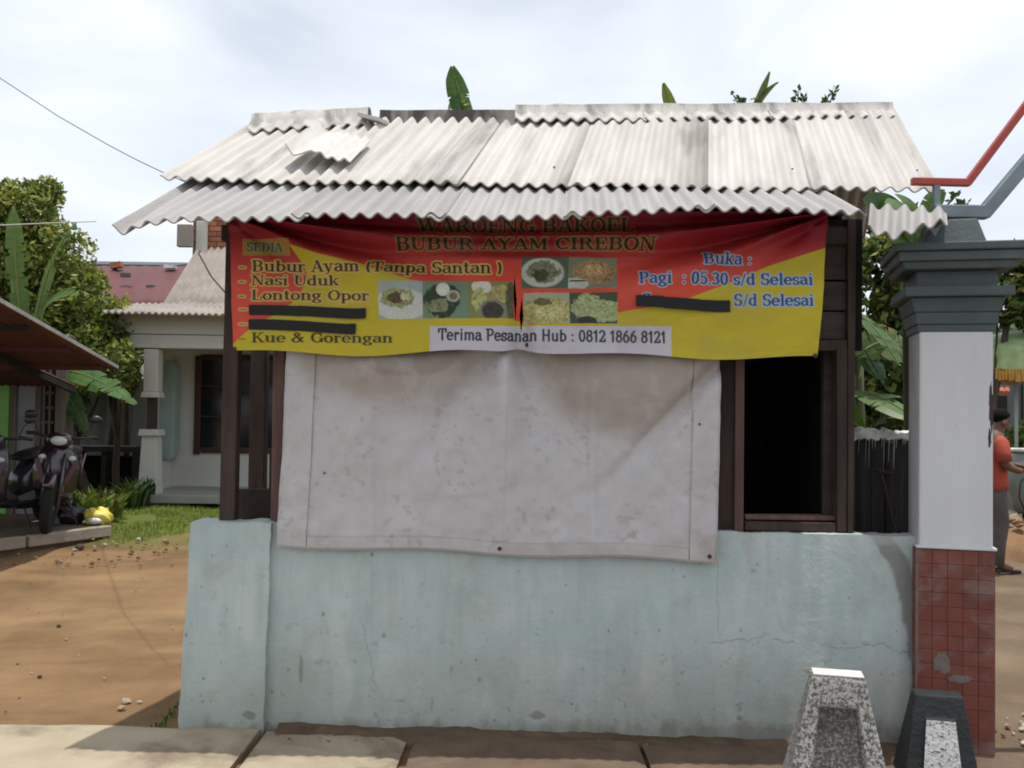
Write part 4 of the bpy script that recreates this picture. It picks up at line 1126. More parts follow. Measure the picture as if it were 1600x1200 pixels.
for k in range(13):
    x = at(1345 + k * 6.5 + random.uniform(-3, 3), 700, 4.97).x; L = random.choice([.03, .05, .08, .12, .16]); w = random.uniform(.0018, .0035)
    b = MB(); b.add([(x - w, 4.978, zb_ + .015), (x + w, 4.978, zb_ + .015), (x + w * .2, 4.988, zb_ - L), (x - w * .2, 4.988, zb_ - L), (x, 4.97, zb_ + .015), (x, 4.985, zb_ - L)], [(0, 4, 5, 3), (4, 1, 2, 5)])
    b.build('paint_drip', m_wash, fence)
b = MB(); b.tube([at(1366, 733, 4.95), at(1396, 741, 4.94)], .010, 7); b.build('rail_stub', m_wood, fence)
b = MB(); b.tube([at(1378, 742, 4.95), at(1398, 828, 4.93)], .009, 7); b.build('leaning_stick', m_wood, fence)

# ------------------------------------------------------------------ vegetation makers
m_leaf = foliage('broad_leaf', .38, .45)
m_fol = foliage('tree_foliage', .30, .6)
m_bark = pm('bark', (0.10, 0.075, 0.055), (0.06, 0.045, 0.035), scale=8, rough=.95, bump=.01, bscale=25, stretch=(2, 2, .5))
m_stem = pm('banana_stem', (0.09, 0.10, 0.04), (0.07, 0.055, 0.035), scale=4, rough=.7, stretch=(2, 2, .4))

def banana_leaf(parent, p0, p1, p2, width, face, seed, col=(0.085, 0.17, 0.035), tears=5, name='leaf', edge=None):
    """blade along the quadratic curve p0-p1-p2; face is the side its upper surface looks to"""
    rs = random.Random(seed)
    p0, p1, p2, face = Vector(p0), Vector(p1), Vector(p2), Vector(face).normalized()
    n = 34
    b = MB()
    tear = sorted(rs.uniform(.15, .95) for _ in range(tears))
    L = (p1 - p0).length + (p2 - p1).length
    for side in (-1, 1):
        drop = 0
        for i in range(n):
            t0, t1 = i / n, (i + 1) / n
            torn = any(abs(t0 - q) < .5 / n for q in tear)
            if torn: drop = rs.uniform(-.25, .35)
            quad = []
            for t in (t0, t1):
                c = p0 * (1 - t) ** 2 + p1 * 2 * t * (1 - t) + p2 * t * t
                d = ((p1 - p0) * (1 - t) + (p2 - p1) * t).normalized()
                s = d.cross(face)
                s = s.normalized() if s.length > 1e-4 else Vector((1, 0, 0))
                nn = s.cross(d)
                w = width * (math.sin(math.pi * min(max((t * .93 + .05), 0), 1)) ** .55) * (1.0 if t < .8 else 1 - (t - .8) * 1.5)
                if torn and t == t1 and rs.random() < .7: w *= .55
                for k, f in enumerate((0.0, .55, 1.0)):
                    q = c + s * side * w * f * (1 - .12 * abs(drop)) - nn * (w * f * f * (.22 + drop)) + nn * (.02 * f)
                    quad.append(q + d * (f * w * .12))
            a = rs.uniform(.88, 1.12)
            e = edge or (col[0] * 1.5, col[1] * 1.15, col[2] * 1.1)
            cc = [tuple(v * a for v in col)] * 2 + [tuple(v * a for v in (e if rs.random() < .4 else col))]
            b.add(quad, [(0, 1, 4, 3), (1, 2, 5, 4)], cc + cc)
    lf = b.build(name, m_leaf, parent, smooth=False)
    r = MB(); pts = [p0 * (1 - t) ** 2 + p1 * 2 * t * (1 - t) + p2 * t * t for t in [i / 12 for i in range(13)]]
    nn = face * .004
    r.tube([p + nn for p in pts], [max(.014 * (1 - i / 12.5) * (L / 1.6), .003) for i in range(13)], 6)
    r.col = [(0.26, 0.30, 0.10)] * len(r.v)
    r.build('midrib', m_leaf, lf, local=False, smooth=True)
    return lf

def stemtube(parent, base, top, r0, r1, name='trunk', mat=None, bend=0.0):
    b = MB(); base, top = Vector(base), Vector(top)
    pts = [base.lerp(top, i / 6) + Vector((math.sin(i / 6 * math.pi) * bend, 0, 0)) for i in range(7)]
    b.tube(pts, [r0 + (r1 - r0) * i / 6 for i in range(7)], 10)
    return b.build(name, mat or m_stem, parent, smooth=True)

def crown_mesh(blobs, n, leaf, pal, seed, name, parent, mat=None, asp=.42, up=.5):
    rg = np.random.default_rng(seed)
    wts = np.array([q[3] * q[4] * q[5] for q in blobs]) ** (2 / 3); wts /= wts.sum()
    which = rg.choice(len(blobs), n, p=wts)
    B = np.array(blobs)[which]
    d = rg.normal(size=(n, 3)); d /= np.linalg.norm(d, axis=1, keepdims=True)
    r = rg.uniform(.25, 1.0, n) ** .45
    # clumping
    cl = rg.normal(size=(n, 3)) * .06
    P = B[:, :3] + (d * r[:, None] + cl) * B[:, 3:6]
    k = fbm(P[:, 0] * 2.2 + 7, P[:, 2] * 2.2 + P[:, 1], seed)
    keep = k > .34
    P, d, r, k = P[keep], d[keep], r[keep], k[keep]; n = len(P)
    nr = rg.normal(size=(n, 3)) + np.array([0, -.2, up]); nr /= np.linalg.norm(nr, axis=1, keepdims=True)
    ax = np.cross(nr, rg.normal(size=(n, 3))); ax /= np.linalg.norm(ax, axis=1, keepdims=True)
    bx = np.cross(nr, ax)
    L = leaf * rg.uniform(.6, 1.35, n)[:, None]; W = L * asp
    q = np.stack([P - ax * L, P + bx * W - nr * L * .12, P + ax * L, P - bx * W - nr * L * .12], 1)
    pal = np.array(pal); ci = rg.integers(0, len(pal), n)
    c = pal[ci] * rg.uniform(.75, 1.25, n)[:, None]
    me = bpy.data.meshes.new(name)
    off = np.array(root_loc(parent))
    V = q.reshape(-1, 3) - off
    me.vertices.add(len(V)); me.vertices.foreach_set('co', V.astype('f').ravel())
    me.loops.add(4 * n); me.loops.foreach_set('vertex_index', np.arange(4 * n, dtype='i'))
    me.polygons.add(n); me.polygons.foreach_set('loop_start', np.arange(0, 4 * n, 4, dtype='i'))
    me.update(calc_edges=True)
    ca = me.color_attributes.new('tint', 'FLOAT_COLOR', 'POINT')
    c4 = np.ones((n, 4), 'f'); c4[:, :3] = c
    ca.data.foreach_set('color', np.repeat(c4, 4, 0).ravel())
    me.materials.append(mat or m_fol)
    return link(bpy.data.objects.new(name, me), parent)

OLIVE = [(0.26, 0.27, 0.075), (0.15, 0.185, 0.04), (0.09, 0.125, 0.028), (0.18, 0.205, 0.05), (0.065, 0.10, 0.022), (0.22, 0.23, 0.07)]
DEEP = [(0.035, 0.07, 0.02), (0.05, 0.09, 0.025), (0.028, 0.055, 0.018), (0.07, 0.11, 0.03)]
LIME = [(0.12, 0.19, 0.03), (0.16, 0.22, 0.05), (0.09, 0.15, 0.03)]
YELG = [(0.17, 0.16, 0.04), (0.13, 0.14, 0.035), (0.2, 0.17, 0.05), (0.09, 0.11, 0.03)]

def blob(px, py, Y, rx, ry=None, rz=None):
    p = at(px, py, Y); s = Y / F
    ry_ = (rx if ry is None else ry)
    return (p.x, p.y, p.z, rx * s, (rx if rz is None else rz) * s, ry_ * s)

def tree(label, base, blobs, n, leaf, pal, seed, trunk_r=.09, limbs=5, cat='tree', name='tree', group=None):
    t = thing(name, label, cat, base, group=group)
    b = MB(); base = Vector(base)
    c = Vector((sum(q[0] for q in blobs) / len(blobs), sum(q[1] for q in blobs) / len(blobs), min(q[2] - q[5] * .4 for q in blobs)))
    mid = base.lerp(c, .55) + Vector((.08, 0, 0))
    b.tube([base, base.lerp(mid, .5) + Vector((-.04, .03, 0)), mid, c], [trunk_r * 1.25, trunk_r, trunk_r * .85, trunk_r * .5], 9)
    for q in blobs[:limbs]:
        e = Vector(q[:3]); b.tube([mid, mid.lerp(e, .5) + Vector((0, 0, -.1)), e], [trunk_r * .55, trunk_r * .4, .012], 6)
    b.build('trunk', m_bark, t, smooth=True)
    crown_mesh(blobs, n, leaf, pal, seed, 'crown', t)
    return t

# left of the picture: leafy tree and a banana plant before it
tree('leafy olive green fruit tree behind the shop awning', (at(140, 700, 13.0).x, 13.0, .22),
     [blob(30, 330, 13, 60, 50), blob(85, 400, 13, 60, 60), blob(40, 430, 13.2, 70, 70), blob(120, 480, 13, 55, 60), blob(60, 520, 13, 70, 70), blob(140, 560, 12.8, 50, 55), blob(165, 520, 13, 42, 60), blob(-30, 420, 13, 60, 110), blob(75, 300, 13.2, 25, 26), blob(190, 570, 12.6, 28, 40), blob(-20, 330, 13, 50, 50)],
     26000, .052, [tuple(v * 1.3 for v in q) for q in OLIVE + DEEP[:1]], 5, trunk_r=.08)
tree('yellowing shrub tree at the corner of the white house', (at(185, 720, 13.6).x, 13.6, .22),
     [blob(175, 500, 13.6, 36, 50), blob(150, 450, 13.6, 30, 32), blob(192, 590, 13.3, 26, 36), blob(165, 560, 13.5, 36, 40)], 6000, .045, [tuple(v * 1.3 for v in q) for q in YELG + OLIVE[:2]], 15, trunk_r=.05)

bl = thing('banana_plant', 'banana plant with drooping leaves beside the shop awning', 'banana plant', (at(70, 760, 11.9).x, 11.9, .2))
stemtube(bl, bl.location, at(48, 560, 11.9), .11, .07)
c_ = (0.10, 0.175, 0.045)
banana_leaf(bl, at(45, 560, 11.9), at(70, 395, 11.8), at(120, 350, 11.5), .15, (-.5, -.7, .5), 1, c_)
banana_leaf(bl, at(48, 560, 11.9), at(60, 440, 11.8), at(122, 462, 11.3), .16, (-.1, -.7, .8), 2, c_)
banana_leaf(bl, at(40, 560, 11.9), at(20, 400, 11.8), at(22, 325, 11.9), .14, (-.2, -1, .2), 3, c_)
banana_leaf(bl, at(50, 560, 11.9), at(-20, 430, 11.5), at(-60, 470, 11.4), .16, (0, -.6, .8), 4, c_)
banana_leaf(bl, at(55, 585, 11.9), at(120, 560, 11.7), at(212, 632, 11.2), .17, (0.1, -.6, .8), 5, (0.06, 0.13, 0.03))
banana_leaf(bl, at(50, 580, 11.9), at(90, 570, 11.7), at(140, 685, 11.6), .14, (.5, -.8, .3), 6, (0.05, 0.10, 0.025))

# behind the stall, showing above the ridge
def over_roof(label, base_px, Y, leaves, n='banana_plant'):
    g_ = float(gz(at(base_px, 700, Y).x, Y))
    t = thing(n, label, 'banana plant', (at(base_px, 700, Y).x, Y, g_))
    top = at(base_px, leaves[0][0][1] + 120, Y)
    stemtube(t, t.location, top, .12, .06)
    for k, (tip, ctrl, w, face, col) in enumerate(leaves):
        banana_leaf(t, top, at(*ctrl, Y), at(*tip, Y), w, face, 30 + k + base_px, col, tears=2)
    return t
over_roof('banana plant behind the stall whose broad leaf tip rises over the ridge', 745, 8.2, [((706, 104), (716, 150), .105, (.5, -1, .1), (0.05, 0.115, 0.025)), ((728, 158), (700, 150), .10, (0, -1, .4), (0.14, 0.2, 0.05))])
over_roof('banana plant behind the stall with one short yellow green leaf tip above the ridge', 1085, 8.0, [((1037, 130), (1046, 170), .055, (-.3, -1, 0), (0.16, 0.2, 0.05))])
over_roof('banana plant behind the stall with a thin curled leaf tip above the ridge', 1150, 8.6, [((1201, 112), (1188, 165), .05, (.6, -1, .1), (0.12, 0.17, 0.06)), ((1216, 130), (1180, 150), .03, (.2, -1, .5), (0.10, 0.14, 0.05))])

def spray(parent, tip, base, seed, n=26, leaf=.05, pal=DEEP):
    rs = random.Random(seed); tip, base = Vector(tip), Vector(base)
    b = MB(); b.tube([base, base.lerp(tip, .5) + Vector((.01, 0, .01)), tip], [.008, .006, .003], 5)
    b.build('twig', m_bark, parent)
    q = MB()
    for i in range(n):
        t = rs.uniform(.35, 1.0); c = base.lerp(tip, t)
        d = Vector((rs.uniform(-1, 1), rs.uniform(-1, 1), rs.uniform(.1, 1))).normalized()
        s = d.cross(Vector((rs.uniform(-1, 1), rs.uniform(-1, 1), rs.uniform(-1, 1)))).normalized()
        L = leaf * rs.uniform(.6, 1.2)
        q.add([c, c + d * L * .5 + s * L * .28, c + d * L, c + d * L * .5 - s * L * .28], [(0, 1, 2, 3)], rs.choice(pal))
    q.build('leaf_spray', m_fol, parent)
sh = thing('tall_shrub', 'tall thin shrub behind the stall with leafy tips over the ridge', 'shrub', (at(1230, 700, 8.2).x, 8.2, 0))
top_ = at(1225, 260, 8.2)
stemtube(sh, sh.location, top_, .05, .02, mat=m_bark)
for k, (tx, ty) in enumerate(((1144, 146), (1154, 150), (1178, 152), (1248, 140), (1256, 152), (1306, 138), (1294, 152), (1240, 154))):
    spray(sh, at(tx, ty, 8.2), at(tx + (1225 - tx) * .35, ty + 60, 8.2), 60 + k, 22, .06)

# right of the stall: banana plants and dark trees
tree('dark evergreen tree between stall and pillar', (at(1400, 830, 8.4).x, 8.4, 0),
     [blob(1385, 420, 8.4, 62, 60), blob(1360, 500, 8.6, 45, 60), blob(1420, 500, 8.4, 60, 70), blob(1380, 590, 8.6, 70, 55), blob(1440, 400, 8.8, 55, 50), blob(1395, 345, 8.6, 40, 30), blob(1375, 660, 8.7, 70, 50), blob(1430, 640, 8.9, 60, 60)], 9500, .06, DEEP + OLIVE[:2], 45)
tree('shaded leafy tree rising behind the gate pillar', (at(1500, 760, 12.0).x, 12.0, 0),
     [blob(1590, 420, 12, 42, 40), blob(1560, 470, 12, 40, 40), blob(1625, 470, 12, 45, 60), blob(1590, 405, 12, 22, 24), blob(1500, 470, 12, 55, 50)], 3200, .07, DEEP + OLIVE[:1], 55, trunk_r=.045, limbs=2)
br = thing('banana_plant', 'banana plant with torn leaves between stall and pillar', 'banana plant', (at(1342, 800, 6.9).x, 6.9, 0))
stemtube(br, br.location, at(1335, 560, 6.9), .09, .06)
cg = (0.075, 0.145, 0.04)
banana_leaf(br, at(1325, 480, 6.9), at(1368, 500, 6.6), at(1404, 572, 6.4), .15, (.5, -.8, .4), 71, cg, 7, edge=(0.16, 0.13, 0.04))
banana_leaf(br, at(1320, 520, 6.9), at(1355, 540, 6.6), at(1378, 600, 6.5), .11, (.6, -.8, .2), 72, (0.055, 0.11, 0.045), 6)
banana_leaf(br, at(1325, 610, 6.9), at(1370, 608, 6.4), at(1440, 662, 6.2), .135, (.15, -.8, .6), 73, (0.12, 0.21, 0.075), 3)
banana_leaf(br, at(1335, 560, 6.9), at(1395, 500, 7.0), at(1440, 580, 6.9), .14, (.4, -.8, .4), 74, (0.07, 0.12, 0.03), 8, edge=(0.17, 0.13, 0.05))
banana_leaf(br, at(1335, 560, 6.9), at(1300, 640, 6.7), at(1350, 668, 6.6), .08, (.3, -.8, .5), 75, (0.09, 0.2, 0.03), 2)
bu = thing('banana_plant', 'banana plant with broad leaves pushing out under the roof edge', 'banana plant', (at(1440, 800, 6.0).x, 6.0, 0))
stemtube(bu, bu.location, at(1420, 400, 6.0), .08, .045)
banana_leaf(bu, at(1432, 380, 6.0), at(1425, 300, 5.9), at(1395, 340, 5.6), .13, (.1, -.9, .4), 81, (0.10, 0.19, 0.05), 1)
banana_leaf(bu, at(1430, 390, 6.0), at(1370, 305, 5.9), at(1362, 330, 5.7), .12, (-.3, -.9, .3), 82, (0.075, 0.16, 0.045), 1)
banana_leaf(bu, at(1430, 390, 6.0), at(1450, 310, 6.0), at(1476, 300, 6.0), .07, (.3, -.9, .3), 83, (0.09, 0.18, 0.05), 1)
spray(bu, at(1512, 318, 6.0), at(1478, 330, 6.0), 85, 16, .06); spray(bu, at(1498, 300, 6.0), at(1476, 325, 6.0), 86, 14, .055)
# ------------------------------------------------------------------ white house behind, with a porch
m_hwall = pm('house_white_wall', (0.58, 0.57, 0.52), (0.52, 0.51, 0.46), scale=1.2, rough=.85, bump=.004, bscale=20, stain=(.36, .35, .3), sscale=1.5, samt=.35, sat=(.52, .75))
m_hroof = pm('house_old_roof', (0.33, 0.29, 0.26), (0.25, 0.215, 0.19), scale=2, rough=.95, bump=.004, bscale=20, stain=(.15, .12, .1), sscale=1.8, samt=.6)
m_frame = pm('brown_window_frame', (0.07, 0.03, 0.024), (0.05, 0.024, 0.02), scale=4, rough=.6)
m_glass = pm('dark_window_glass', (0.012, 0.013, 0.015), rough=.12, spec=.5)
m_pane = pm('pale_green_plaque', (0.36, 0.44, 0.41), (0.30, 0.38, 0.36), scale=2, rough=.6)
m_brick = pm('orange_brick', (0.36, 0.15, 0.085), (0.28, 0.115, 0.07), scale=4, rough=.9, objvar=.15)
HY, HW = 13.0, 14.4
hs = thing('white_house', 'white house with a corrugated roof and a shaded porch', 'house', (at(300, 790, HW).x, HW, .24))
def hp(name, mat, *a, parent=hs, bevel=.01, **k):
    b = MB(); fbox(b, *a, **k); return b.build(name, mat, parent, bevel=bevel)
hp('wall', m_hwall, 232, 640, 500, 775, HW, .2, z0=.2)
hp('porch_beam', m_hwall, 176, 640, 492, 524, HY, .25)
hp('porch_beam', m_hwall, 181, 640, 525, 546, HY + .03, .2)
hp('porch_ceiling', m_hwall, 190, 640, 538, 543, HY + .26, 1.1)
# porch column in two tiers with a dark waist
cx = at(233, 600, HY).x
def csec(z0, z1, a0, a1, mat=m_hwall): 
    b = MB(); b.frustum(cx, HY + .14, z0, z1, a0, a0, a1, a1); return b
col_ = csec(at(233, 612, HY).z, at(233, 545, HY).z, .098, .098).build('porch_column', m_hwall, hs, bevel=.01)
csec(at(233, 621, HY).z, at(233, 612, HY).z, .125, .115).build('collar', m_hwall, col_, bevel=.01)
csec(at(233, 671, HY).z, at(233, 621, HY).z, .052, .052).build('waist', pm('dark_timber', (.05, .04, .035), rough=.8), col_)
csec(at(233, 681, HY).z, at(233, 671, HY).z, .14, .13).build('collar', m_hwall, col_, bevel=.01)
csec(.25, at(233, 681, HY).z, .135, .10).build('pedestal', m_hwall, col_, bevel=.01)
hp('porch_floor', pm('porch_cement', (.36, .36, .33), (.3, .3, .27), scale=2, rough=.8), 212, 640, 776, 789, HY - .15, 1.5)
hp('porch_step', m_hwall, 232, 640, 764, 776, HW - .25, .25)
# brown window
wn = hp('window', m_glass, 312, 640, 563, 704, HW - .015, .012)
for a in ((303, 313, 556, 710), (313, 640, 556, 564), (313, 640, 701, 710), (395, 404, 564, 701), (470, 479, 564, 701)):
    hp('frame', m_frame, *a, HW - .05, .05, parent=wn)
for a in ((350, 353, 564, 701), (313, 395, 602, 604), (313, 395, 650, 652)):
    hp('muntin', m_frame, *a, HW - .035, .018, parent=wn, bevel=0)
# tall rounded plaque on the side of the porch
def plaque():
    c = at(260.5, 641, HW - .3); hw, hh = 11.5 * HW / F, 77 * HW / F
    out_ = []
    for k in range(28):
        a = 2 * math.pi * k / 28
        x = math.copysign(abs(math.cos(a)) ** .6, math.cos(a)) * hw; z = math.copysign(abs(math.sin(a)) ** .35, math.sin(a)) * hh
        out_.append((c.x + x, z + c.z))
    b = MB(); b.loft([[(x, c.y, z) for x, z in out_], [(x, c.y + .25, z) for x, z in out_]])
    b.build('wall_plaque', m_pane, hs, fixn=True, bevel=.02)
plaque()
hp('porch_side_wall', m_hwall, 247, 258, 546, 770, HW - .28, .28)
# lean-to porch roof and the main corrugated slope above it
def corr(name, e0, e1, r0, r1, nw, mat, amp=.02, parent=hs, n=6):
    U, V = np.meshgrid(np.linspace(0, 1, int(nw * n)), np.linspace(0, 1, 4))
    e0, e1, r0, r1 = (np.array(p) for p in (e0, e1, r0, r1))
    P = ((1 - U) * (1 - V))[..., None] * e0 + (U * (1 - V))[..., None] * e1 + ((1 - U) * V)[..., None] * r0 + (U * V)[..., None] * r1
    P[..., 2] += amp * np.cos(2 * np.pi * nw * U)
    return grid_mesh(name, P, mat, parent, uv=np.stack([U, V], -1), thick=.02)
corr('porch_roof', at(160, 487, 12.6), at(640, 497, 12.6), at(195, 474, 14.0), at(640, 474, 14.0), 46, m_hroof, .015)
corr('main_roof', at(254, 478, 13.9), at(660, 484, 13.9), at(312, 384, 16.0), at(660, 384, 16.0), 34, m_hroof, .026)
hp('barge_board', m_hroof, 276, 299, 350, 385, 15.6, .12)
# brick gable stub at the ridge, brick by brick
g0 = at(300, 392, 15.9)
bw, bh = .26, .075
bb = MB(); bb.box(-bw / 2, bw / 2, 0, .12, -bh / 2, bh / 2)
first = None
for r_ in range(7):
    for c_ in range(6):
        x = g0.x + .14 + c_ * (bw + .012) + (r_ % 2) * .13; z = g0.z + .03 + r_ * (bh + .012)
        if first is None: first = bb.build('brick', m_brick, hs, local=True); o = first
        else: o = first.copy(); link(o, hs)
        o.location = (x - hs.location.x, 15.9 - hs.location.y + random.uniform(0, .01), z - hs.location.z)
b = MB(); b.box(g0.x, g0.x + 1.9, 15.93, 16.05, g0.z - .1, g0.z + .6); b.build('mortar_core', m_cement, hs)
hp('gable_post', m_hwall, 306, 322, 345, 392, 15.8, .1)

# red metal roof and long dark roof farther back
m_redroof = pm('red_metal_roof', (0.125, 0.038, 0.04), (0.10, 0.033, 0.034), scale=1.0, rough=.6, stain=(.13, .06, .055), sscale=1.0, samt=.5, sat=(.58, .72))
m_far = pm('far_dark_roof', (0.09, 0.10, 0.11), (0.07, 0.08, 0.085), scale=1, rough=.7)
rh = thing('red_roofed_house', 'low house with a patched maroon metal roof beyond the trees', 'house', (at(220, 600, 22).x, 22, .2))
U, V = np.meshgrid(np.linspace(0, 1, 40), np.linspace(0, 1, 6))
e0, e1, r0, r1 = (np.array(p) for p in (at(120, 476, 21), at(400, 476, 21), at(150, 416, 24), at(400, 416, 24)))
P = ((1 - U) * (1 - V))[..., None] * e0 + (U * (1 - V))[..., None] * e1 + ((1 - U) * V)[..., None] * r0 + (U * V)[..., None] * r1
P[..., 2] += .02 * (np.abs((U * 28) % 1 - .5) < .12)
grid_mesh('roof', P, m_redroof, rh, thick=.03, smooth=False)
b = MB(); b.box(at(130, 500, 22).x, at(400, 500, 22).x, 21.4, 25, .2, at(200, 474, 21.4).z); b.build('wall', m_hwall, rh)
for (x, y, w) in ((196, 434, 14), (200, 455, 15), (236, 453, 13), (247, 463, 15)):
    p = at(x, y, 22.3); b = MB(); b.bar(p + Vector((-w * .0075, 0, .06)), p + Vector((w * .0075, .0, .06)), .12, .09); b.build('roof_patch', m_far, rh)
p = at(174, 416, 23.6); b = MB(); b.bar(p, p + Vector((.26, 0, .05)), .2, .14); b.build('roof_scrap', m_brick, rh)
p = at(258, 417, 23.6); b = MB(); b.bar(p, p + Vector((.26, 0, 0)), .2, .08); b.build('roof_scrap', m_wash, rh)
lh = thing('long_roofed_building', 'long building with a dark low roof on the skyline', 'building', (at(220, 600, 34).x, 34, .2))
b = MB(); a0, a1 = at(40, 402, 34), at(290, 408, 34)
b.add([(a0.x, 33, a0.z - .35), (a1.x, 33, a0.z - .35), (a1.x, 35.5, a0.z + .12), (a0.x, 35.5, a0.z + .12), (a0.x, 33, a0.z - .45), (a1.x, 33, a0.z - .45), (a1.x, 35.5, a0.z), (a0.x, 35.5, a0.z)],
      [(0, 1, 2, 3), (7, 6, 5, 4), (0, 4, 5, 1), (1, 5, 6, 2), (2, 6, 7, 3), (3, 7, 4, 0)]); b.build('roof', m_far, lh)
b = MB(); b.box(a0.x + .2, a1.x - .2, 33.4, 36, .1, a0.z - .37); b.build('wall', m_hwall, lh)

# dark yard wall and clutter under the tree
m_gwall = pm('grey_yard_wall', (0.17, 0.17, 0.165), (0.13, 0.13, 0.125), scale=1.5, rough=.9, stain=(.08, .08, .07), sscale=2, samt=.5)
yw_ = MB(); fbox(yw_, 60, 236, 590, 740, 15.2, .15, z0=.2); tag(yw_.build('yard_wall', m_gwall, bevel=.01), 'dark grey yard wall in the shade behind the tree', 'wall')
bn = thing('garden_bench', 'dark low bench in the shade under the tree', 'bench', (at(160, 745, 14.0).x, 14.0, .24))
m_dk = pm('dark_stained_wood', (.02, .018, .017), (.03, .026, .022), scale=5, rough=.8)
b = MB(); fbox(b, 108, 214, 698, 706, 13.8, .45); b.build('seat', m_dk, bn)
for x in (112, 158, 206):
    b = MB(); fbox(b, x, x + 7, 706, 745, 13.85, .35, z0=.22); b.build('leg', m_dk, bn)
b = MB(); fbox(b, 110, 212, 712, 742, 14.2, .05, z0=.25); b.build('back_board', m_dk, bn)
for k, (x0, x1) in enumerate(((180, 184), (198, 201))):
    tt = thing('thin_tree', ['thin tree with a slanting dark trunk in the shade by the house', 'thin tree with a straight dark trunk in the shade by the house'][k], 'tree', (at(x0, 745, 14.5).x, 14.5, .24))
    MB().tube([at(x0 - 14 * (k == 0), 748, 14.5), at(x0, 640, 14.5), at(x1, 520, 14.5)], [.05, .045, .03], 8).build('trunk', m_bark, tt, smooth=True)
    crown_mesh([blob(x1, 500, 14.5, 26, 24), blob(x1 - 16, 530, 14.5, 18, 16)], 500, .07, DEEP, 120 + k, 'crown', tt)
tree('dense evergreen tree shading the grey yard wall', (at(110, 742, 15.0).x, 14.9, .24), [blob(120, 560, 14.8, 60, 40), blob(180, 555, 14.8, 45, 40), blob(60, 590, 14.8, 50, 50), blob(110, 620, 14.6, 26, 22)], 3000, .07, DEEP, 95, trunk_r=.06)

# ------------------------------------------------------------------ shop at the left edge
m_green = pm('lime_green_wall', (0.20, 0.46, 0.13), (0.17, 0.40, 0.11), scale=2, rough=.75)
m_panel = pm('grey_door_panel', (0.26, 0.27, 0.29), (0.20, 0.21, 0.225), scale=2, rough=.7, stain=(.12, .12, .12), sscale=3, samt=.4)
m_oldw = pm('grey_brown_timber', (0.15, 0.125, 0.105), (0.10, 0.085, 0.07), scale=5, rough=.85, stretch=(3, 3, .4))
m_rust = pm('rusty_red_sheet', (0.12, 0.04, 0.038), (0.08, 0.032, 0.03), scale=3, rough=.8, stain=(.05, .035, .03), sscale=4, samt=.6, coord='UV', stretch=(8, 1, 1))
SY = 11.4
sp = thing('corner_shop', 'small shop with a lime green wall and rusty red awning', 'shop', (at(30, 830, SY).x, SY, .2))
def spart(name, mat, *a, parent=sp, bevel=.006, **k):
    b = MB(); fbox(b, *a, **k); return b.build(name, mat, parent, bevel=bevel)
sx0 = at(-260, 600, SY).x; sx1 = at(96, 600, SY).x
spart('wall', m_oldw, -260, 94, 520, 830, SY + .06, .35, z0=.1)
spart('green_wall', m_green, -260, 12.5, 545, 830, SY, .055, z0=.2)
spart('door_post', m_oldw, 13, 24, 545, 830, SY - .01, .065, z0=.2)
dr = spart('door', m_panel, 25, 54, 560, 830, SY + .02, .035, z0=.22)
spart('door_post', m_oldw, 54.5, 62, 545, 830, SY - .01, .065, z0=.2)
lt = spart('lattice_window', m_dk, 62.5, 84, 560, 700, SY + .03, .025)
for k in range(6):
    spart('slat', m_oldw, 63, 83.5, 566 + k * 23, 570 + k * 23, SY + .005, .02, parent=lt, bevel=0)
spart('slat', m_oldw, 66, 70, 560, 700, SY - .004, .02, parent=lt, bevel=0)
spart('slat', m_oldw, 76, 79, 560, 700, SY - .004, .02, parent=lt, bevel=0)
spart('corner_post', m_oldw, 84.5, 95, 545, 830, SY - .02, .09, z0=.2)
# awning: corrugated sheets seen from below, with a pale rake edge
AX, AY0, AZ0, AY1, AZ1 = -4.38, 6.5, 2.763, 10.6, 1.996
aw = corr('awning', (-8.2, AY0, AZ0), (AX, AY0, AZ0), (-8.2, AY1, AZ1), (AX, AY1, AZ1), 44, m_rust, .012, parent=sp, n=5)
zs = (AZ1 - AZ0) / (AY1 - AY0)
corr('awning', (-8.2, AY1 - .05, AZ1 - .02), (-5.22, AY1 - .05, AZ1 - .02), (-8.2, 11.44, AZ1 - .02 + zs * .84), (-5.22, 11.44, AZ1 - .02 + zs * .84), 34, m_rust, .012, parent=sp, n=5)
b = MB(); b.bar((AX + .01, AY0, AZ0 + .012), (AX + .01, AY1 + .02, AZ1 + .012), .03, .036); b.build('rake_edge', pm('pale_metal_edge', (.42, .40, .37), (.3, .28, .26), scale=8, rough=.6), sp)
for y_ in (7.2, 8.0, 8.8, 9.6, 10.4):
    b = MB(); zc_ = AZ0 + (y_ - AY0) * zs - .045
    b.bar((-8.2, y_, zc_), (AX - .06, y_, zc_), .04, .055); b.build('awning_purlin', m_dk if y_ < 9 else m_rust, sp)
for x_ in (-5.2, -6.4):
    b = MB(); b.bar((x_, 7.0, AZ0 + .5 * zs - .10), (x_, 11.42, AZ0 + 4.9 * zs - .10), .05, .06); b.build('awning_rafter', m_dk, sp)

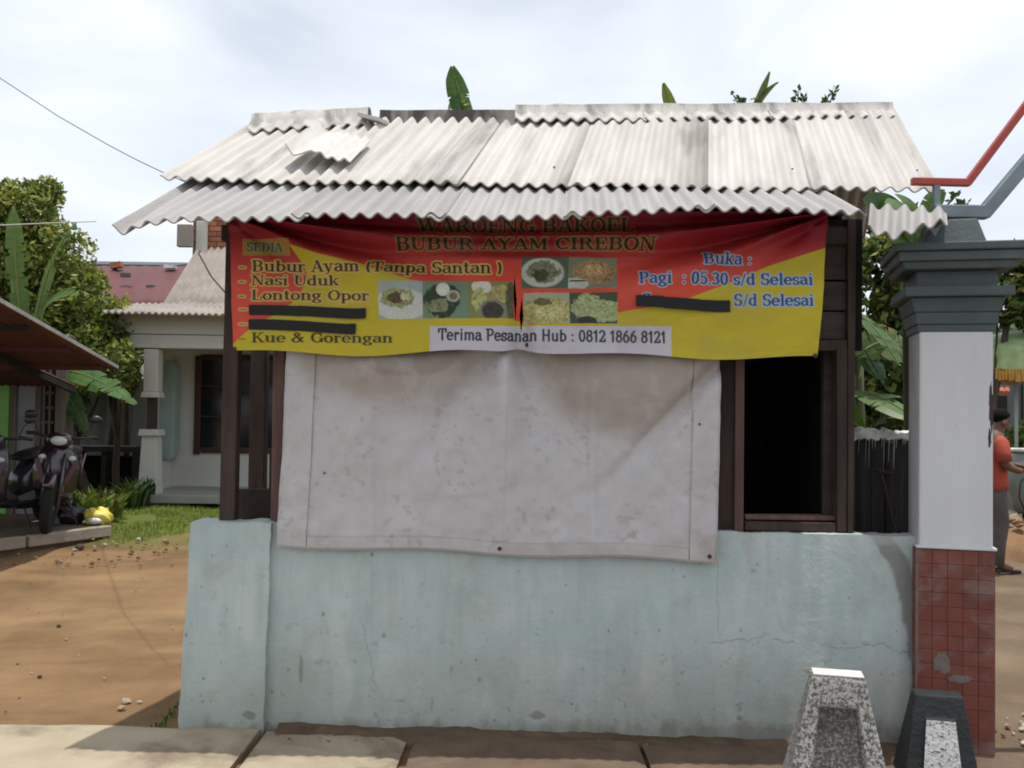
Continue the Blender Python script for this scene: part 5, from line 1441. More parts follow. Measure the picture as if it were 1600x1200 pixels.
# paved platform of the shop with a pale edge
m_kerb = pm('pale_cement_edge', (0.36, 0.31, 0.25), (0.28, 0.235, 0.19), scale=4, rough=.95, bump=.008, bscale=30)
pf_ = thing('shop_platform', 'raised cement platform with a pale edge before the shop', 'platform', (at(60, 850, 10).x, 10.0, .15)); pf_['kind'] = 'structure'
a_, b_ = Vector((at(-150, 884, 8.4).x, 8.4, 0)), Vector((at(172, 838, 10.35).x, 10.35, 0))
zt = .285
b = MB(); V = [(a_.x, a_.y, 0), (b_.x, b_.y, 0), (b_.x - 1.4, 12.5, 0), (a_.x - 2, 12.5, 0)]
b.add([(x, y, .05) for x, y, z in V] + [(x, y, zt) for x, y, z in V], [(3, 2, 1, 0), (4, 5, 6, 7), (0, 1, 5, 4), (1, 2, 6, 5), (2, 3, 7, 6), (3, 0, 4, 7)])
b.build('floor', m_slab2, pf_, bevel=.01)
d_ = (b_ - a_)
for k in range(2):
    s0, s1 = ((0, .535), (.55, 1.0))[k]
    b = MB(); p, q = a_ + d_ * s0, a_ + d_ * s1
    b.bar(p + Vector((0, -.03, .245)), q + Vector((0, -.03, .245)), .085, .115); b.build('kerb_stone', m_kerb, pf_, bevel=.012)

# ------------------------------------------------------------------ motor scooters
m_blk = pm('black_plastic', (0.012, 0.012, 0.013), rough=.4, spec=.5)
m_seat = pm('black_vinyl_seat', (0.016, 0.016, 0.018), rough=.55)
m_maroon = pm('dark_maroon_paint', (0.022, 0.009, 0.012), rough=.25, spec=.6, coat=.6)
m_dkpaint = pm('dark_grey_paint', (0.03, 0.03, 0.034), rough=.25, spec=.6, coat=.5)
m_chrome = pm('chrome', (0.6, 0.6, 0.62), rough=.18, metallic=1)
m_lens = pm('headlight_lens', (0.5, 0.52, 0.52), rough=.08, spec=.8)
m_stripe = pm('pink_silver_stripe', (0.10, 0.06, 0.075), rough=.4)
m_tyre = pm('tyre_rubber', (0.014, 0.014, 0.014), rough=.9)
m_plate = pm('number_plate', (0.2, 0.2, 0.2), rough=.5)
def scooter(label, loc, rotz, paint, steer=0.0):
    """front along +x, built in its own frame"""
    o = thing('motor_scooter', label, 'scooter', loc, rotz, 'scooters parked at the shop')
    def ring(x, w, z0, z1, k=10):
        return [(x, w * math.copysign(abs(math.cos(2 * math.pi * i / k)) ** .7, math.cos(2 * math.pi * i / k)), (z0 + z1) / 2 + (z1 - z0) / 2 * math.copysign(abs(math.sin(2 * math.pi * i / k)) ** .7, math.sin(2 * math.pi * i / k))) for i in range(k)]
    for nm, x in (('front_wheel', .62), ('rear_wheel', -.62)):
        w = MB(); w.lathe([(.20, -.04), (.26, -.045), (.285, -.02), (.285, .02), (.26, .045), (.20, .04)], (x, 0, .285), 28, 'y'); wo = w.build('wheel', m_tyre, o, local=True, smooth=True)
        w = MB(); w.lathe([(.03, -.05), (.045, -.045), (.05, .045), (.03, .05)], (x, 0, .285), 12, 'y')
        for k in range(5):
            a = 2 * math.pi * k / 5; w.bar((x, 0, .285), (x + .2 * math.cos(a), 0, .285 + .2 * math.sin(a)), .03, .025, up=(0, 1, 0))
        w.build('rim', m_dkpaint, wo, local=True)
    b = MB(); b.loft([ring(-.95, .05, .72, .80), ring(-.8, .12, .60, .80), ring(-.5, .155, .46, .78), ring(-.2, .15, .40, .74), ring(-.05, .12, .36, .60)]); b.build('body', paint, o, local=True, smooth=True, fixn=True)
    for s in (-1, 1):
        b = MB(); b.bar((-.88, s * .135, .735), (-.2, s * .172, .57), .012, .05); b.build('side_stripe', m_stripe, o, local=True)
    b = MB(); b.loft([ring(-.78, .10, .77, .83), ring(-.5, .14, .76, .86), ring(-.2, .135, .74, .82), ring(0.0, .10, .72, .77)]); b.build('seat', m_seat, o, local=True, smooth=True, fixn=True)
    b = MB(); b.loft([ring(-.1, .13, .26, .33), ring(.2, .15, .25, .31), ring(.34, .15, .27, .40)]); b.build('footboard', m_blk, o, local=True, smooth=True, fixn=True)
    # leg shield
    sh_ = []
    for z, x, w in ((.28, .30, .13), (.45, .38, .20), (.65, .40, .22), (.82, .37, .17), (.92, .33, .10)):
        sh_.append([(x + .06, -w * .35, z), (x + .07, 0, z), (x + .06, w * .35, z), (x, w, z), (x - .05, w * .9, z), (x - .02, 0, z), (x - .05, -w * .9, z), (x, -w, z)])
    b = MB(); b.loft(sh_); b.build('leg_shield', paint, o, local=True, smooth=True, fixn=True)
    for s in (-1, 1):
        b = MB(); b.bar((.455, s * .10, .50), (.43, s * .19, .74), .012, .05); b.build('front_stripe', m_stripe, o, local=True)
        b = MB(); b.ell((.42, s * .14, .76), (.03, .04, .03), 10, 6); b.build('turn_signal', m_lens, o, local=True, smooth=True)
    b = MB(); b.bar((.47, 0, .44), (.47, 0, .52), .004, .2, up=(1, 0, 0)); b.v = [(x, y, z) for x, y, z in b.v]
    b = MB(); b.box(.475, .482, -.1, .1, .42, .48); b.build('number_plate', m_plate, o, local=True)
    b = MB()
    b.loft([[(.62 + .3 * math.cos(a), y, .285 + .31 * math.sin(a)) for y in (-.055, 0, .055)] + [(.62 + .33 * math.cos(a), y, .285 + .335 * math.sin(a)) for y in (.05, 0, -.05)] for a in [R(40 + 10 * k) for k in range(12)]])
    b.build('front_mudguard', paint, o, local=True, smooth=True, fixn=True)
    b = MB(); b.tube([(.62, -.075, .285), (.42, -.07, .80)], .022, 8); b.tube([(.62, .075, .285), (.42, .07, .80)], .022, 8); b.build('fork', m_dkpaint, o, local=True, smooth=True)
    b = MB(); b.loft([ring(.30, .10, .90, .99), ring(.40, .13, .87, 1.02), ring(.47, .10, .88, .99)]); hb = b.build('handlebar_cover', paint, o, local=True, smooth=True, fixn=True)
    b = MB(); b.ell((.46, 0, .935), (.035, .085, .05), 14, 8); b.build('headlight', m_lens, hb, local=True, smooth=True)
    b = MB(); b.tube([(.26, -.33, .99), (.34, -.16, .97), (.36, 0, .96), (.34, .16, .97), (.26, .33, .99)], .014, 8); b.build('handlebar', m_blk, o, local=True, smooth=True)
    for s in (-1, 1):
        b = MB(); b.tube([(.25, s * .34, .985), (.28, s * .22, .985)], .02, 8); b.build('grip', m_blk, o, local=True, smooth=True)
        b = MB(); b.tube([(.30, s * .22, 1.0), (.31, s * .27, 1.10), (.30, s * .30, 1.15)], .006, 6); mi = b.build('mirror', m_blk, o, local=True)
        b = MB(); b.ell((.295, s * .31, 1.18), (.022, .065, .042), 12, 8); b.build('mirror_housing', m_blk, mi, local=True, smooth=True)
    b = MB(); b.ell((-.95, 0, .74), (.03, .07, .035), 10, 6); b.build('tail_light', pm('red_lens', (.25, .01, .01), rough=.2), o, local=True, smooth=True)
    b = MB(); b.tube([(-.3, -.13, .28), (-.6, -.17, .30), (-.9, -.17, .36)], [.03, .045, .045], 10); b.build('exhaust', m_dkpaint, o, local=True, smooth=True)
    b = MB(); b.loft([ring(-.5, .09, .2, .42, 8), ring(-.2, .12, .2, .44, 8), ring(.02, .1, .22, .38, 8)]); b.build('engine', m_blk, o, local=True, fixn=True)
    b = MB(); b.tube([(-.05, .1, .26), (-.02, .24, .0)], .01, 6); b.build('side_stand', m_blk, o, local=True)
    o.rotation_euler[0] = R(-5)
    return o
p = at(66, 836, 9.95); scooter('dark maroon scooter with a pink stripe parked on the shop platform', (p.x - .02, 10.25, .285), R(-72), m_maroon)
p = at(-6, 842, 9.55); scooter('dark grey scooter cut by the picture edge beside the maroon one', (p.x - .08, 9.95, .285), R(-100), m_dkpaint)

# post, bags and plants by the platform
b = MB(); b.frustum(at(92, 760, 10.55).x, 10.62, .2, at(92, 703, 10.55).z, .10, .08, .075, .07)
tag(b.build('concrete_post', m_panel, bevel=.012), 'short grey concrete post behind the scooters', 'post')
def bag(name, label, px_, py_, Y, rx, rz, mat, seed, cat='plastic bag', zb=None, fr=0.22, extra=None):
    nu, nv = 30, 16
    c = at(px_, py_, Y); U, V = np.meshgrid(np.linspace(0, 2 * np.pi, nu), np.linspace(-np.pi / 2, np.pi / 2, nv))
    k = 1 + (fbm(np.cos(U) * 2.2 + 5, np.sin(U) * 2.2 + V * 1.8, seed) - .5) * 2 * fr + (fbm(np.cos(U) * 6 + 5, np.sin(U) * 6 + V * 5, seed + 3) - .5) * fr
    P = np.stack([c.x + rx * k * np.cos(V) * np.cos(U), c.y + rx * .8 * k * np.cos(V) * np.sin(U), c.z + rz * k * np.sin(V)], -1)
    zb = zb if zb is not None else c.z - rz
    P[..., 2] = np.maximum(P[..., 2], zb)
    P[:, -1] = P[:, 0]
    o = thing(name, label, cat, (c.x, c.y, zb))
    grid_mesh('sack', P, mat, o, smooth=True)
    if extra:
        b = MB(); b.tube([c + Vector((rx * .3, -.02, rz * .7)), c + Vector((rx * .38, -.02, rz * 1.25)), c + Vector((rx * .45, 0, rz * 1.5))], [.03, .02, .03], 7); b.build('knot', mat, o, smooth=True)
    return o, c
m_ybag = pm('yellow_plastic', (0.72, 0.60, 0.05), (0.78, 0.70, 0.2), scale=9, rough=.35, spec=.5)
m_bag_glint = pm('white_highlight', (0.82, 0.82, 0.78), rough=.4)
o, c = bag('plastic_bag', 'bright yellow plastic bag with a painted white highlight on the platform end', 152, 809, 10.5, .155, .105, m_ybag, 7, zb=.29, fr=.34)
b = MB(); b.ell((c.x + .02, c.y - .115, c.z - .02), (.075, .028, .035), 12, 6); b.build('highlight_patch', m_bag_glint, o, smooth=True)  # sun highlight on the bag, built as a white patch
m_kbag = pm('black_plastic_bag', (0.014, 0.014, 0.016), rough=.3, spec=.5)
o, c = bag('rubbish_bag', 'black rubbish bag slumped beside the yellow bag', 112, 806, 10.55, .15, .13, m_kbag, 9, zb=.29)
b = MB(); b.bar((c.x - .05, c.y - .13, c.z + .12), (c.x + .10, c.y - .14, c.z + .0), .03, .05); b.build('pink_wrapper', m_stripe, o)

def clump(name, label, px0, px1, Y, h, n, pal, seed, cat='plant', wid=.025):
    rs = random.Random(seed); x0, x1 = at(px0, 780, Y).x, at(px1, 780, Y).x
    o = thing(name, label, cat, ((x0 + x1) / 2, Y, float(gz((x0 + x1) / 2, Y))))
    b = MB()
    for i in range(n):
        x = rs.uniform(x0, x1); y = Y + rs.uniform(-.3, .3); z = float(gz(x, y)) - .02
        hh = h * rs.uniform(.5, 1.1); lx, ly = rs.uniform(-.5, .5) * hh, rs.uniform(-.5, .5) * hh
        p0, p1, p2 = Vector((x, y, z)), Vector((x + lx * .35, y + ly * .35, z + hh * .65)), Vector((x + lx, y + ly, z + hh * rs.uniform(.75, 1)))
        s = Vector((rs.uniform(-1, 1), rs.uniform(-.6, .6), 0)).normalized() * wid * rs.uniform(.6, 1.2)
        c = rs.choice(pal); b.add([p0 - s * .5, p0 + s * .5, p1 + s, p1 - s, p2], [(0, 1, 2, 3), (3, 2, 4)], tuple(v * rs.uniform(.8, 1.2) for v in c))
    b.build('blades', m_fol, o)
    return o
clump('leafy_plant', 'lime green leafy weed clump behind the bags', 108, 176, 11.3, .42, 420, LIME + YELG[:2], 3, wid=.022)
clump('leafy_plant', 'small dark potted looking shrub at the porch column foot', 203, 226, 12.6, .42, 160, DEEP, 4, wid=.03)
# lawn
def lawn():
    rs = np.random.default_rng(8); n = 16000
    x = rs.uniform(-6.3, -1.6, n); y = rs.uniform(9.8, 12.8, n)
    keep = (y + (fbm(x * 1.5, y * 1.5, 5) - .5) * 1.4 > 10.4) & (fbm(x * 2.5, y * 2.5, 91) > .36)
    x, y = x[keep], y[keep]; n = len(x)
    z = gz(x, y) + (fbm(x * 1.1, y * 1.1, 3) - .5) * .07 - .015
    h = rs.uniform(.02, .055, n); a = rs.uniform(0, 6.28, n); w = .006
    p = np.stack([x, y, z], -1); s = np.stack([np.cos(a), np.sin(a), 0 * a], -1) * w
    t = p + np.stack([rs.normal(size=n) * .02, rs.normal(size=n) * .02, h], -1)
    V = np.stack([p - s, p + s, t], 1).reshape(-1, 3)
    me = bpy.data.meshes.new('grass'); me.vertices.add(3 * n); me.vertices.foreach_set('co', V.astype('f').ravel())
    me.loops.add(3 * n); me.loops.foreach_set('vertex_index', np.arange(3 * n, dtype='i'))
    me.polygons.add(n); me.polygons.foreach_set('loop_start', np.arange(0, 3 * n, 3, dtype='i')); me.update(calc_edges=True)
    ca = me.color_attributes.new('tint', 'FLOAT_COLOR', 'POINT'); c4 = np.ones((n, 4), 'f')
    c4[:, :3] = np.array([.17, .22, .035]) * rs.uniform(.7, 1.3, n)[:, None]; ca.data.foreach_set('color', np.repeat(c4, 3, 0).ravel())
    me.materials.append(m_fol)
    tag(link(bpy.data.objects.new('grass', me)), 'short bright green grass before the white house', 'grass', kind='stuff')
lawn()

# stones on the yard
m_stone = pm('pale_stone', (0.42, 0.36, 0.29), (0.3, 0.25, 0.2), scale=8, rough=.9)
def stone(px_, py_, r, label, mat=m_stone, group='small stones on the yard', name='stone', z=0.0):
    d = FWD + RGT * ((px_ - 800) / F) + UPV * ((600 - py_) / F)
    k = 1.6
    for _ in range(6):
        p = CAM + d * k; k = (float(gz(p.x, p.y)) + z - 1.6) / d.z
    p = CAM + d * k
    b = MB(); b.ell((0, 0, 0), (r, r * .8, r * .62), 9, 6)
    b.v = [tuple(np.array(v) * (1 + random.uniform(-.2, .2))) for v in b.v]
    b.v = [(x + p.x, y + p.y, zz_ + p.z + r * .3) for x, y, zz_ in b.v]
    return tag(b.build(name, mat, smooth=False), label, 'stone', group)
stone(197, 1098, .026, 'pale round stone on the dirt near the wall end')
stone(190, 1108, .022, 'flat tan stone touching the pale round stone', pm('tan_stone', (.3, .23, .15), rough=.9))
stone(218, 1098, .014, 'tiny pale pebble next to the two stones')
stone(216, 844, .03, 'pale stone on the dirt beyond the platform edge')
stone(92, 979, .018, 'small dark stone alone in the middle of the dirt', pm('dark_stone', (.08, .06, .045), rough=.9))
stone(62, 1058, .014, 'small brown stone on the dirt near the sidewalk', MATS['dark_stone'])
stone(125, 857, .05, 'dark clod of earth below the platform kerb', MATS['dark_stone'])
def rubble(name, label, x0, x1, y0, y1, n, r, pal, seed, zf):
    rs = random.Random(seed); b = MB()
    for i in range(n):
        x, y = rs.uniform(x0, x1), rs.uniform(y0, y1); q = r * rs.uniform(.4, 1.3); c = rs.choice(pal)
        s = len(b.v); b.ell((x, y, zf(x, y) + q * .2), (q, q * .8, q * .6), 6, 4)
        b.v[s:] = [(u + rs.uniform(-.25, .25) * q, v + rs.uniform(-.25, .25) * q, w + rs.uniform(-.2, .2) * q) for u, v, w in b.v[s:]]
        b.col += [c] * (len(b.v) - s)
    o = b.build(name, pm('loose_rubble', None, (.85, .85, .85), scale=9, rough=.95, attr='tint'))
    return tag(o, label, 'rubble', kind='stuff')
EARTH = [(.2, .125, .07), (.27, .19, .12), (.15, .09, .05), (.38, .33, .26)]
rubble('gravel', 'earth crumbs and chips along the shop platform', -5.2, -3.3, 8.9, 10.1, 80, .02, EARTH, 4, lambda x, y: float(gz(x, y)))
rubble('dirt_crumbs', 'crumbled dirt and plaster chips along the wall foot', -1.1, 1.7, 4.55, 4.76, 150, .010, EARTH[:3] + [(.3, .27, .23)], 6, lambda x, y: .02)
rubble('yard_grit', 'scattered grit on the bare yard', -4.5, -1.5, 5.0, 9.5, 90, .009, EARTH, 12, lambda x, y: float(gz(x, y)))

# weed in a slab gap and tuft by the pier
clump('weed_tuft', 'small green weed growing at the pier foot on the dirt side', 255, 274, 4.92, .05, 40, LIME + DEEP, 8, cat='weed', wid=.005)
clump('weed_tuft', 'tiny weed between the muddy slabs by the barrier block', 1120, 1136, 4.42, .06, 24, DEEP, 9, cat='weed', wid=.005)

# ------------------------------------------------------------------ wires
m_wire = pm('black_cable', (0.03, 0.03, 0.032), rough=.6)
def wire(label, pts, r, mat=m_wire, name='overhead_cable'):
    b = MB(); b.tube(pts, r, 6); return tag(b.build(name, mat, smooth=True), label, 'cable')
pts = [at(-260, -55, 24), at(-120, 45, 21), at(0, 122, 18), at(90, 181, 15), at(170, 227, 12), at(215, 250.5, 9.6), at(256, 270, 7.2), at(330, 302, 5.9)]
wire('thin dark overhead cable running down to the roof corner', pts, [p.y * .0005 for p in pts])
wire('pale washing line strung before the banana plant', [at(-80, 354, 11.0), at(0, 352, 11.0), at(106, 347.5, 11.0), at(150, 346, 12.0)], .007, pm('pale_rope', (.5, .48, .42), rough=.8), 'washing_line')
wire('thin slack cable crossing the old house roof', [at(310, 395, 13.6), at(330, 432, 13.5), at(356, 462, 13.4), at(420, 500, 13.4)], .012)

# ------------------------------------------------------------------ right edge of the picture
GY = 10.0
m_greyb = pm('blue_grey_render', (0.16, 0.175, 0.18), (0.13, 0.14, 0.145), scale=1.5, rough=.85)
rb = thing('grey_building', 'grey building in the shade beyond the parasol', 'building', (at(1640, 780, 16).x, 16, 0))
b = MB(); fbox(b, 1520, 1900, 560, 800, 16, 3, z0=0); b.build('wall', m_greyb, rb)
b = MB(); fbox(b, 1530, 1574, 618, 690, 15.9, .08); b.build('doorway', m_dk, rb)
b = MB(); fbox(b, 1598, 1640, 600, 690, 15.95, .04); b.build('window', m_glass, rb)
b = MB(); b.bar(at(1570, 508, 15.2), at(1900, 500, 15.2), .2, .1); b.build('roof_edge', pm('orange_tile', (.42, .15, .09), (.34, .12, .08), scale=6, rough=.8), rb)
b = MB(); fbox(b, 1570, 1900, 512, 562, 15.6, 3.4); b.build('upper_wall', m_greyb, rb)
for k in range(4):
    b = MB(); b.tube([at(1549 + k * 8, 606, 15.7), at(1549 + k * 8, 614, 15.5)], .045, 8); b.build('roof_tile', MATS['orange_tile'], rb)
# parasol with scalloped green canopy and yellow fringe
ps = thing('parasol', 'pale green parasol with a yellow fringed edge behind the pillar', 'parasol', (at(1588, 780, 12.4).x, 12.4, 0))
pc = at(1588, 540, 12.4)
nu, nv = 96, 10
U, V = np.meshgrid(np.linspace(0, 2 * np.pi, nu), np.linspace(0, 1, nv))
fold_ = 1 - .05 * np.abs(np.sin(U * 4))
rad = .62 * V ** .8 * fold_; zc = .20 * (1 - V ** 1.6) - .03 * np.abs(np.sin(U * 4)) * V
P = np.stack([pc.x + rad * np.cos(U), pc.y + rad * np.sin(U), pc.z - .02 + zc], -1)
cvs = pm('pale_green_canvas', (0.40, 0.50, 0.28), (0.28, 0.40, 0.18), scale=6, rough=.8)
can = grid_mesh('canopy', P, cvs, ps)
zz0 = P[-1, :, 2]
rows = [np.stack([P[-1, :, 0], P[-1, :, 1], zz0 - d0], -1) + np.stack([np.cos(U[0]) * e0_, np.sin(U[0]) * e0_, 0 * U[0]], -1) for d0, e0_ in ((0, 0), (.1, .03), (.2, .012), (.30, .03))]
rw = np.array(rows); rw[1:, :, :2] += .018 * np.stack([np.cos(U[0]), np.sin(U[0])], -1) * np.sin(U[0] * 24)[:, None]
grid_mesh('valance', rw, cvs, can)
b = MB()
for k in range(110):
    a = 2 * math.pi * k / 110; x, y = pc.x + .63 * math.cos(a), pc.y + .63 * math.sin(a); z = pc.z - .34 - .02 * abs(math.sin(4 * a))
    b.bar((x, y, z + .03), (x + random.uniform(-.008, .008), y, z - .12 + random.uniform(-.02, .02)), .03, .008, up=(math.cos(a), math.sin(a), 0))
fr_ = b.build('fringe', pm('yellow_fringe', (.50, .32, .06), (.42, .2, .05), scale=12, rough=.8), can); fr_['kind'] = 'stuff'
b = MB(); b.tube([(pc.x, pc.y, 0), (pc.x, pc.y, pc.z + .22)], .022, 8); b.build('pole', pm('grey_pole', (.32, .36, .37), rough=.5), ps, smooth=True)
bq = thing('banana_plant', 'banana plant showing over the parasol behind the pillar', 'banana plant', (at(1660, 760, 12.9).x, 12.9, 0))
stemtube(bq, bq.location, at(1660, 560, 12.9), .1, .06)
banana_leaf(bq, at(1655, 560, 12.9), at(1620, 490, 12.8), at(1568, 508, 12.6), .20, (-.2, -.8, .5), 91, (0.10, .2, .06), 2)
banana_leaf(bq, at(1660, 560, 12.9), at(1690, 470, 12.8), at(1740, 500, 12.6), .2, (.2, -.8, .5), 92, (0.10, .2, .06), 2)
tree('lime green rounded bush beyond the man', (at(1600, 790, 12.8).x, 12.8, 0), [blob(1596, 690, 12.8, 26, 34), blob(1625, 690, 12.8, 34, 40), blob(1610, 730, 12.8, 34, 40), blob(1588, 745, 12.8, 14, 40)], 2600, .06, LIME + OLIVE[:2], 65, trunk_r=.04, cat='bush', name='bush')
# big glazed jar
JZ = .42
U, V = np.meshgrid(np.linspace(-1, 1, 50), np.linspace(-1, 1, 40))
mx_ = at(1625, 800, 11.6).x + U * 1.1; my_ = 11.6 + V * 1.0
mz_ = .44 * np.clip(1 - np.maximum(np.abs(U), np.abs(V)) ** 3, 0, 1) * (.85 + .4 * (fbm(mx_ * 4, my_ * 4, 81) - .4)) - .03
mn = grid_mesh('earth_mound', np.stack([mx_, my_, mz_], -1), m_dirt, color=np.ones(U.shape + (3,)) * np.array([.25, .15, .085]) * (.7 + .6 * fbm(mx_ * 6, my_ * 6, 83))[..., None])
tag(mn, 'heap of dug brown earth behind the person', 'earth heap', kind='structure')
jr = thing('water_jar', 'big round grey green jar with a pale rim by the bush', 'jar', (at(1612, 800, 11.6).x, 11.6, JZ))
jz = at(1600, 704, 11.6).z - JZ; m_jar = pm('grey_green_glaze', (.17, .20, .18), (.12, .14, .13), scale=4, rough=.35, spec=.5)
b = MB(); b.lathe([(.14, 0), (.18, .02), (.26, jz * .3), (.29, jz * .55), (.27, jz * .8), (.22, jz * .94), (.2, jz - .02)], jr.location, 24); b.build('body', m_jar, jr, smooth=True)
b = MB(); b.lathe([(.19, jz - .02), (.24, jz - .01), (.25, jz + .02), (.21, jz + .03), (.18, jz + .01)], jr.location, 24); b.build('rim', m_wash, jr, smooth=True)
rubble('rubble', 'mound of broken earth and brick scraps behind the man', at(1572, 830, 11.3).x, at(1700, 830, 11.3).x, 10.9, 12.0, 140, .075, [(.3, .17, .09), (.24, .14, .08), (.42, .2, .12), (.35, .28, .2)], 31, lambda x, y: .30 + .1 * random.random())
rubble('chips', 'pale plaster chips on the ground past the pillar', at(1556, 1150, 4.9).x, at(1680, 1150, 4.9).x, 4.5, 5.2, 40, .016, [(.6, .55, .45), (.45, .4, .32), (.2, .14, .09)], 37, lambda x, y: .0)

# ------------------------------------------------------------------ person with a hose behind the pillar
m_skin = pm('skin', (0.14, 0.07, 0.045), rough=.55, spec=.35)
m_shirt = pm('orange_red_shirt', (0.38, 0.07, 0.045), (0.32, 0.06, 0.04), scale=6, rough=.8, bump=.006, bscale=14)
m_trou = pm('grey_trousers', (0.12, 0.105, 0.10), (0.085, 0.075, 0.072), scale=6, rough=.85, bump=.006, bscale=14)
m_hair = pm('black_hair', (0.008, 0.007, 0.006), rough=.9, spec=.1)
def skin(name, V, E, RAD, mat, parent, root=0, sub=2):
    me = bpy.data.meshes.new(name); me.from_pydata(V, E, [])
    o = bpy.data.objects.new(name, me); link(o)
    sk = o.modifiers.new('skin', 'SKIN'); sk.use_smooth_shade = True
    lay = me.skin_vertices[0].data
    for i, r in enumerate(RAD):
        lay[i].radius = (r, r) if not hasattr(r, '__len__') else r
        lay[i].use_root = (i == root)
    ss = o.modifiers.new('sub', 'SUBSURF'); ss.levels = sub; ss.render_levels = sub
    bpy.context.view_layer.update()
    ev = o.evaluated_get(bpy.context.evaluated_depsgraph_get())
    nm = bpy.data.meshes.new_from_object(ev)
    nm.name = name
    bpy.data.objects.remove(o)
    nm.materials.clear(); nm.materials.append(mat); nm.shade_smooth()
    return link(bpy.data.objects.new(name, nm), parent)
MX = at(1550, 760, GY).x
man = thing('person', 'person in an orange red shirt and grey trousers holding a hose behind the pillar', 'person', (MX, GY, 0.0), 0)
# own frame: +x is where the person looks (towards the right of the picture), z up, 1.66 m tall
def chain(*idx): return [(a, b) for a, b in zip(idx[:-1], idx[1:])]
V = [(0, 0, .92), (0, 0, 1.10), (0.01, 0, 1.28), (0.02, 0, 1.38), (.05, 0, 1.45),           # 0-4 pelvis..neck
     (.10, 0, 1.52), (.09, 0, 1.60),                                                       # 5,6 head
     (.0, -.17, 1.34), (.02, -.23, 1.10), (.20, -.16, 1.04), (.25, -.14, 1.05),             # near arm 7-10
     (.0, .17, 1.34), (.04, .23, 1.10), (.22, .12, 1.08), (.27, .10, 1.09),                 # far arm 11-14
     (.0, -.09, .86), (.04, -.10, .50), (.0, -.10, .10), (.10, -.10, .04), (.17, -.11, .03),# near leg 15-19
     (.0, .09, .86), (-.03, .10, .50), (-.08, .10, .10), (.02, .10, .04), (.09, .11, .03)]
E = chain(0, 1, 2, 3, 4, 5, 6) + chain(3, 7, 8, 9, 10) + chain(3, 11, 12, 13, 14) + chain(0, 15, 16, 17, 18, 19) + chain(0, 20, 21, 22, 23, 24)
RD = [(.12, .14), (.11, .13), (.12, .15), (.09, .11), (.055, .055), (.085, .075), (.075, .068), .055, .045, .036, .026, .055, .045, .036, .026, .08, .055, .04, .042, .03, .08, .055, .04, .042, .03]
skin('body', V, E, RD, m_skin, man)
def oval(cx_, cy_, z, a, b_, n=18, tilt=0.0):
    return [(cx_ + a * math.cos(2 * math.pi * k / n), cy_ + b_ * math.sin(2 * math.pi * k / n), z + tilt * math.cos(2 * math.pi * k / n)) for k in range(n)]
b = MB(); b.loft([oval(0, 0, .84, .150, .185), oval(.0, 0, .92, .148, .182), oval(0, 0, 1.06, .138, .170), oval(.012, 0, 1.22, .142, .185), oval(.012, 0, 1.33, .122, .195), oval(.02, 0, 1.39, .085, .13), oval(.04, 0, 1.425, .065, .07)])
for s_, el in ((-1, (.015, -.235, 1.14)), (1, (.035, .235, 1.14))):
    b.tube([(.01, s_ * .13, 1.36), (.005, s_ * .185, 1.33), tuple(Vector((.005, s_ * .185, 1.33)).lerp(Vector(el), .55)), el], [.05, .072, .068, .07], 12)
b.v = [(x + random.uniform(-.004, .004), y + random.uniform(-.004, .004), z) for x, y, z in b.v]
b.build('shirt', m_shirt, man, local=True, smooth=True)
b = MB(); b.loft([oval(0, 0, .96, .125, .155), oval(0, 0, .88, .135, .168), oval(0, 0, .76, .12, .165)])
for s_, kn, an in ((-1, (.04, -.10, .50), (.0, -.10, .07)), (1, (-.03, .10, .50), (-.08, .10, .07))):
    b.tube([(0, s_ * .08, .86), (.015, s_ * .09, .70), kn, tuple(Vector(kn).lerp(Vector(an), .5)), an], [.10, .095, .078, .07, .068], 12)
b.v = [(x + random.uniform(-.004, .004), y + random.uniform(-.004, .004), z) for x, y, z in b.v]
b.build('trousers', m_trou, man, local=True, smooth=True)
b = MB(); b.ell((.085, 0, 1.60), (.098, .088, .085), 16, 10)
b.v = [(x, y, max(z, 1.565 + (x - .085) * .45)) for x, y, z in b.v]
b.build('hair', m_hair, man, local=True, smooth=True)
b = MB(); b.add([(.165, -.015, 1.50), (.165, .015, 1.50), (.205, 0, 1.505), (.175, 0, 1.55)], [(0, 2, 3), (2, 1, 3), (0, 1, 2), (0, 3, 1)]); b.build('nose', m_skin, man, local=True)
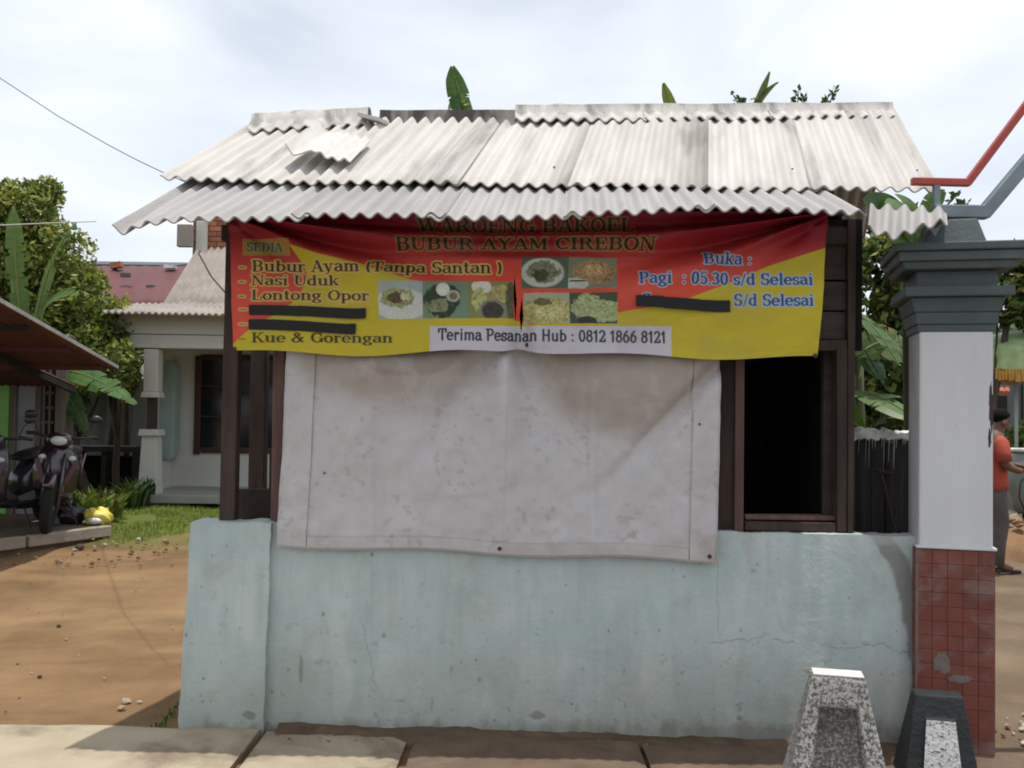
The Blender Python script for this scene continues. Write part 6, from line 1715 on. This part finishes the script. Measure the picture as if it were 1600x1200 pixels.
for s in (-1, 1):
    b = MB(); b.ell((.085, s * .083, 1.53), (.022, .012, .032), 8, 6); b.build('ear', m_skin, man, local=True, smooth=True)
    b = MB(); b.ell((.168, s * .03, 1.545), (.008, .012, .006), 8, 5); b.build('eye', pm('dark_eye', (.02, .015, .012), rough=.2), man, local=True, smooth=True)
b = MB(); b.ell((.172, 0, 1.475), (.010, .022, .006), 8, 5); b.build('mouth', pm('lips', (.12, .045, .04), rough=.5), man, local=True, smooth=True)
for s, w in ((-1, Vector((.25, -.14, 1.05))), (1, Vector((.27, .10, 1.09)))):
    hv, he, hr = [tuple(w), tuple(w + Vector((.06, -s * .02, .0)))], [(0, 1)], [(.022, .03), (.020, .036)]
    for f in range(4):
        b0 = w + Vector((.06, (f - 1.5) * .017 - s * .02, .004)); L = (.034, .040, .037, .029)[f]
        k = len(hv); hv += [tuple(b0 + Vector((L * .6, 0, -.006))), tuple(b0 + Vector((L * .9, -s * .006, -.024))), tuple(b0 + Vector((L * .6, -s * .01, -.040)))]
        he += [(1, k), (k, k + 1), (k + 1, k + 2)]; hr += [.0085, .008, .007]
    k = len(hv); hv += [tuple(w + Vector((.03, -s * .04, .008))), tuple(w + Vector((.06, -s * .052, -.006)))]; he += [(0, k), (k, k + 1)]; hr += [.011, .009]
    skin('hand', hv, he, hr, m_skin, man, sub=1)
for s, q in ((-1, (.10, -.10)), (1, (.02, .10))):
    b = MB(); b.loft([[(q[0] - .10, q[1] - .035, z), (q[0] + .13, q[1] - .045, z), (q[0] + .15, q[1], z), (q[0] + .13, q[1] + .045, z), (q[0] - .10, q[1] + .035, z)] for z in (.0, .022)]); b.build('sandal', m_blk, man, local=True, fixn=True)
hz = MX
b = MB(); b.tube([(hz + .36, GY - .13, 1.06), (hz + .29, GY - .15, 1.02), (hz + .20, GY - .18, .92), (hz + .17, GY - .22, .78), (hz + .24, GY - .25, .58), (hz + .42, GY - .2, .38), (hz + .75, GY, .18), (hz + 1.3, GY + .3, .02), (hz + 2.2, GY + .2, .02)], .011, 8)
tag(b.build('hose', m_blk, smooth=True), 'black rubber hose held by the person behind the pillar', 'hose')
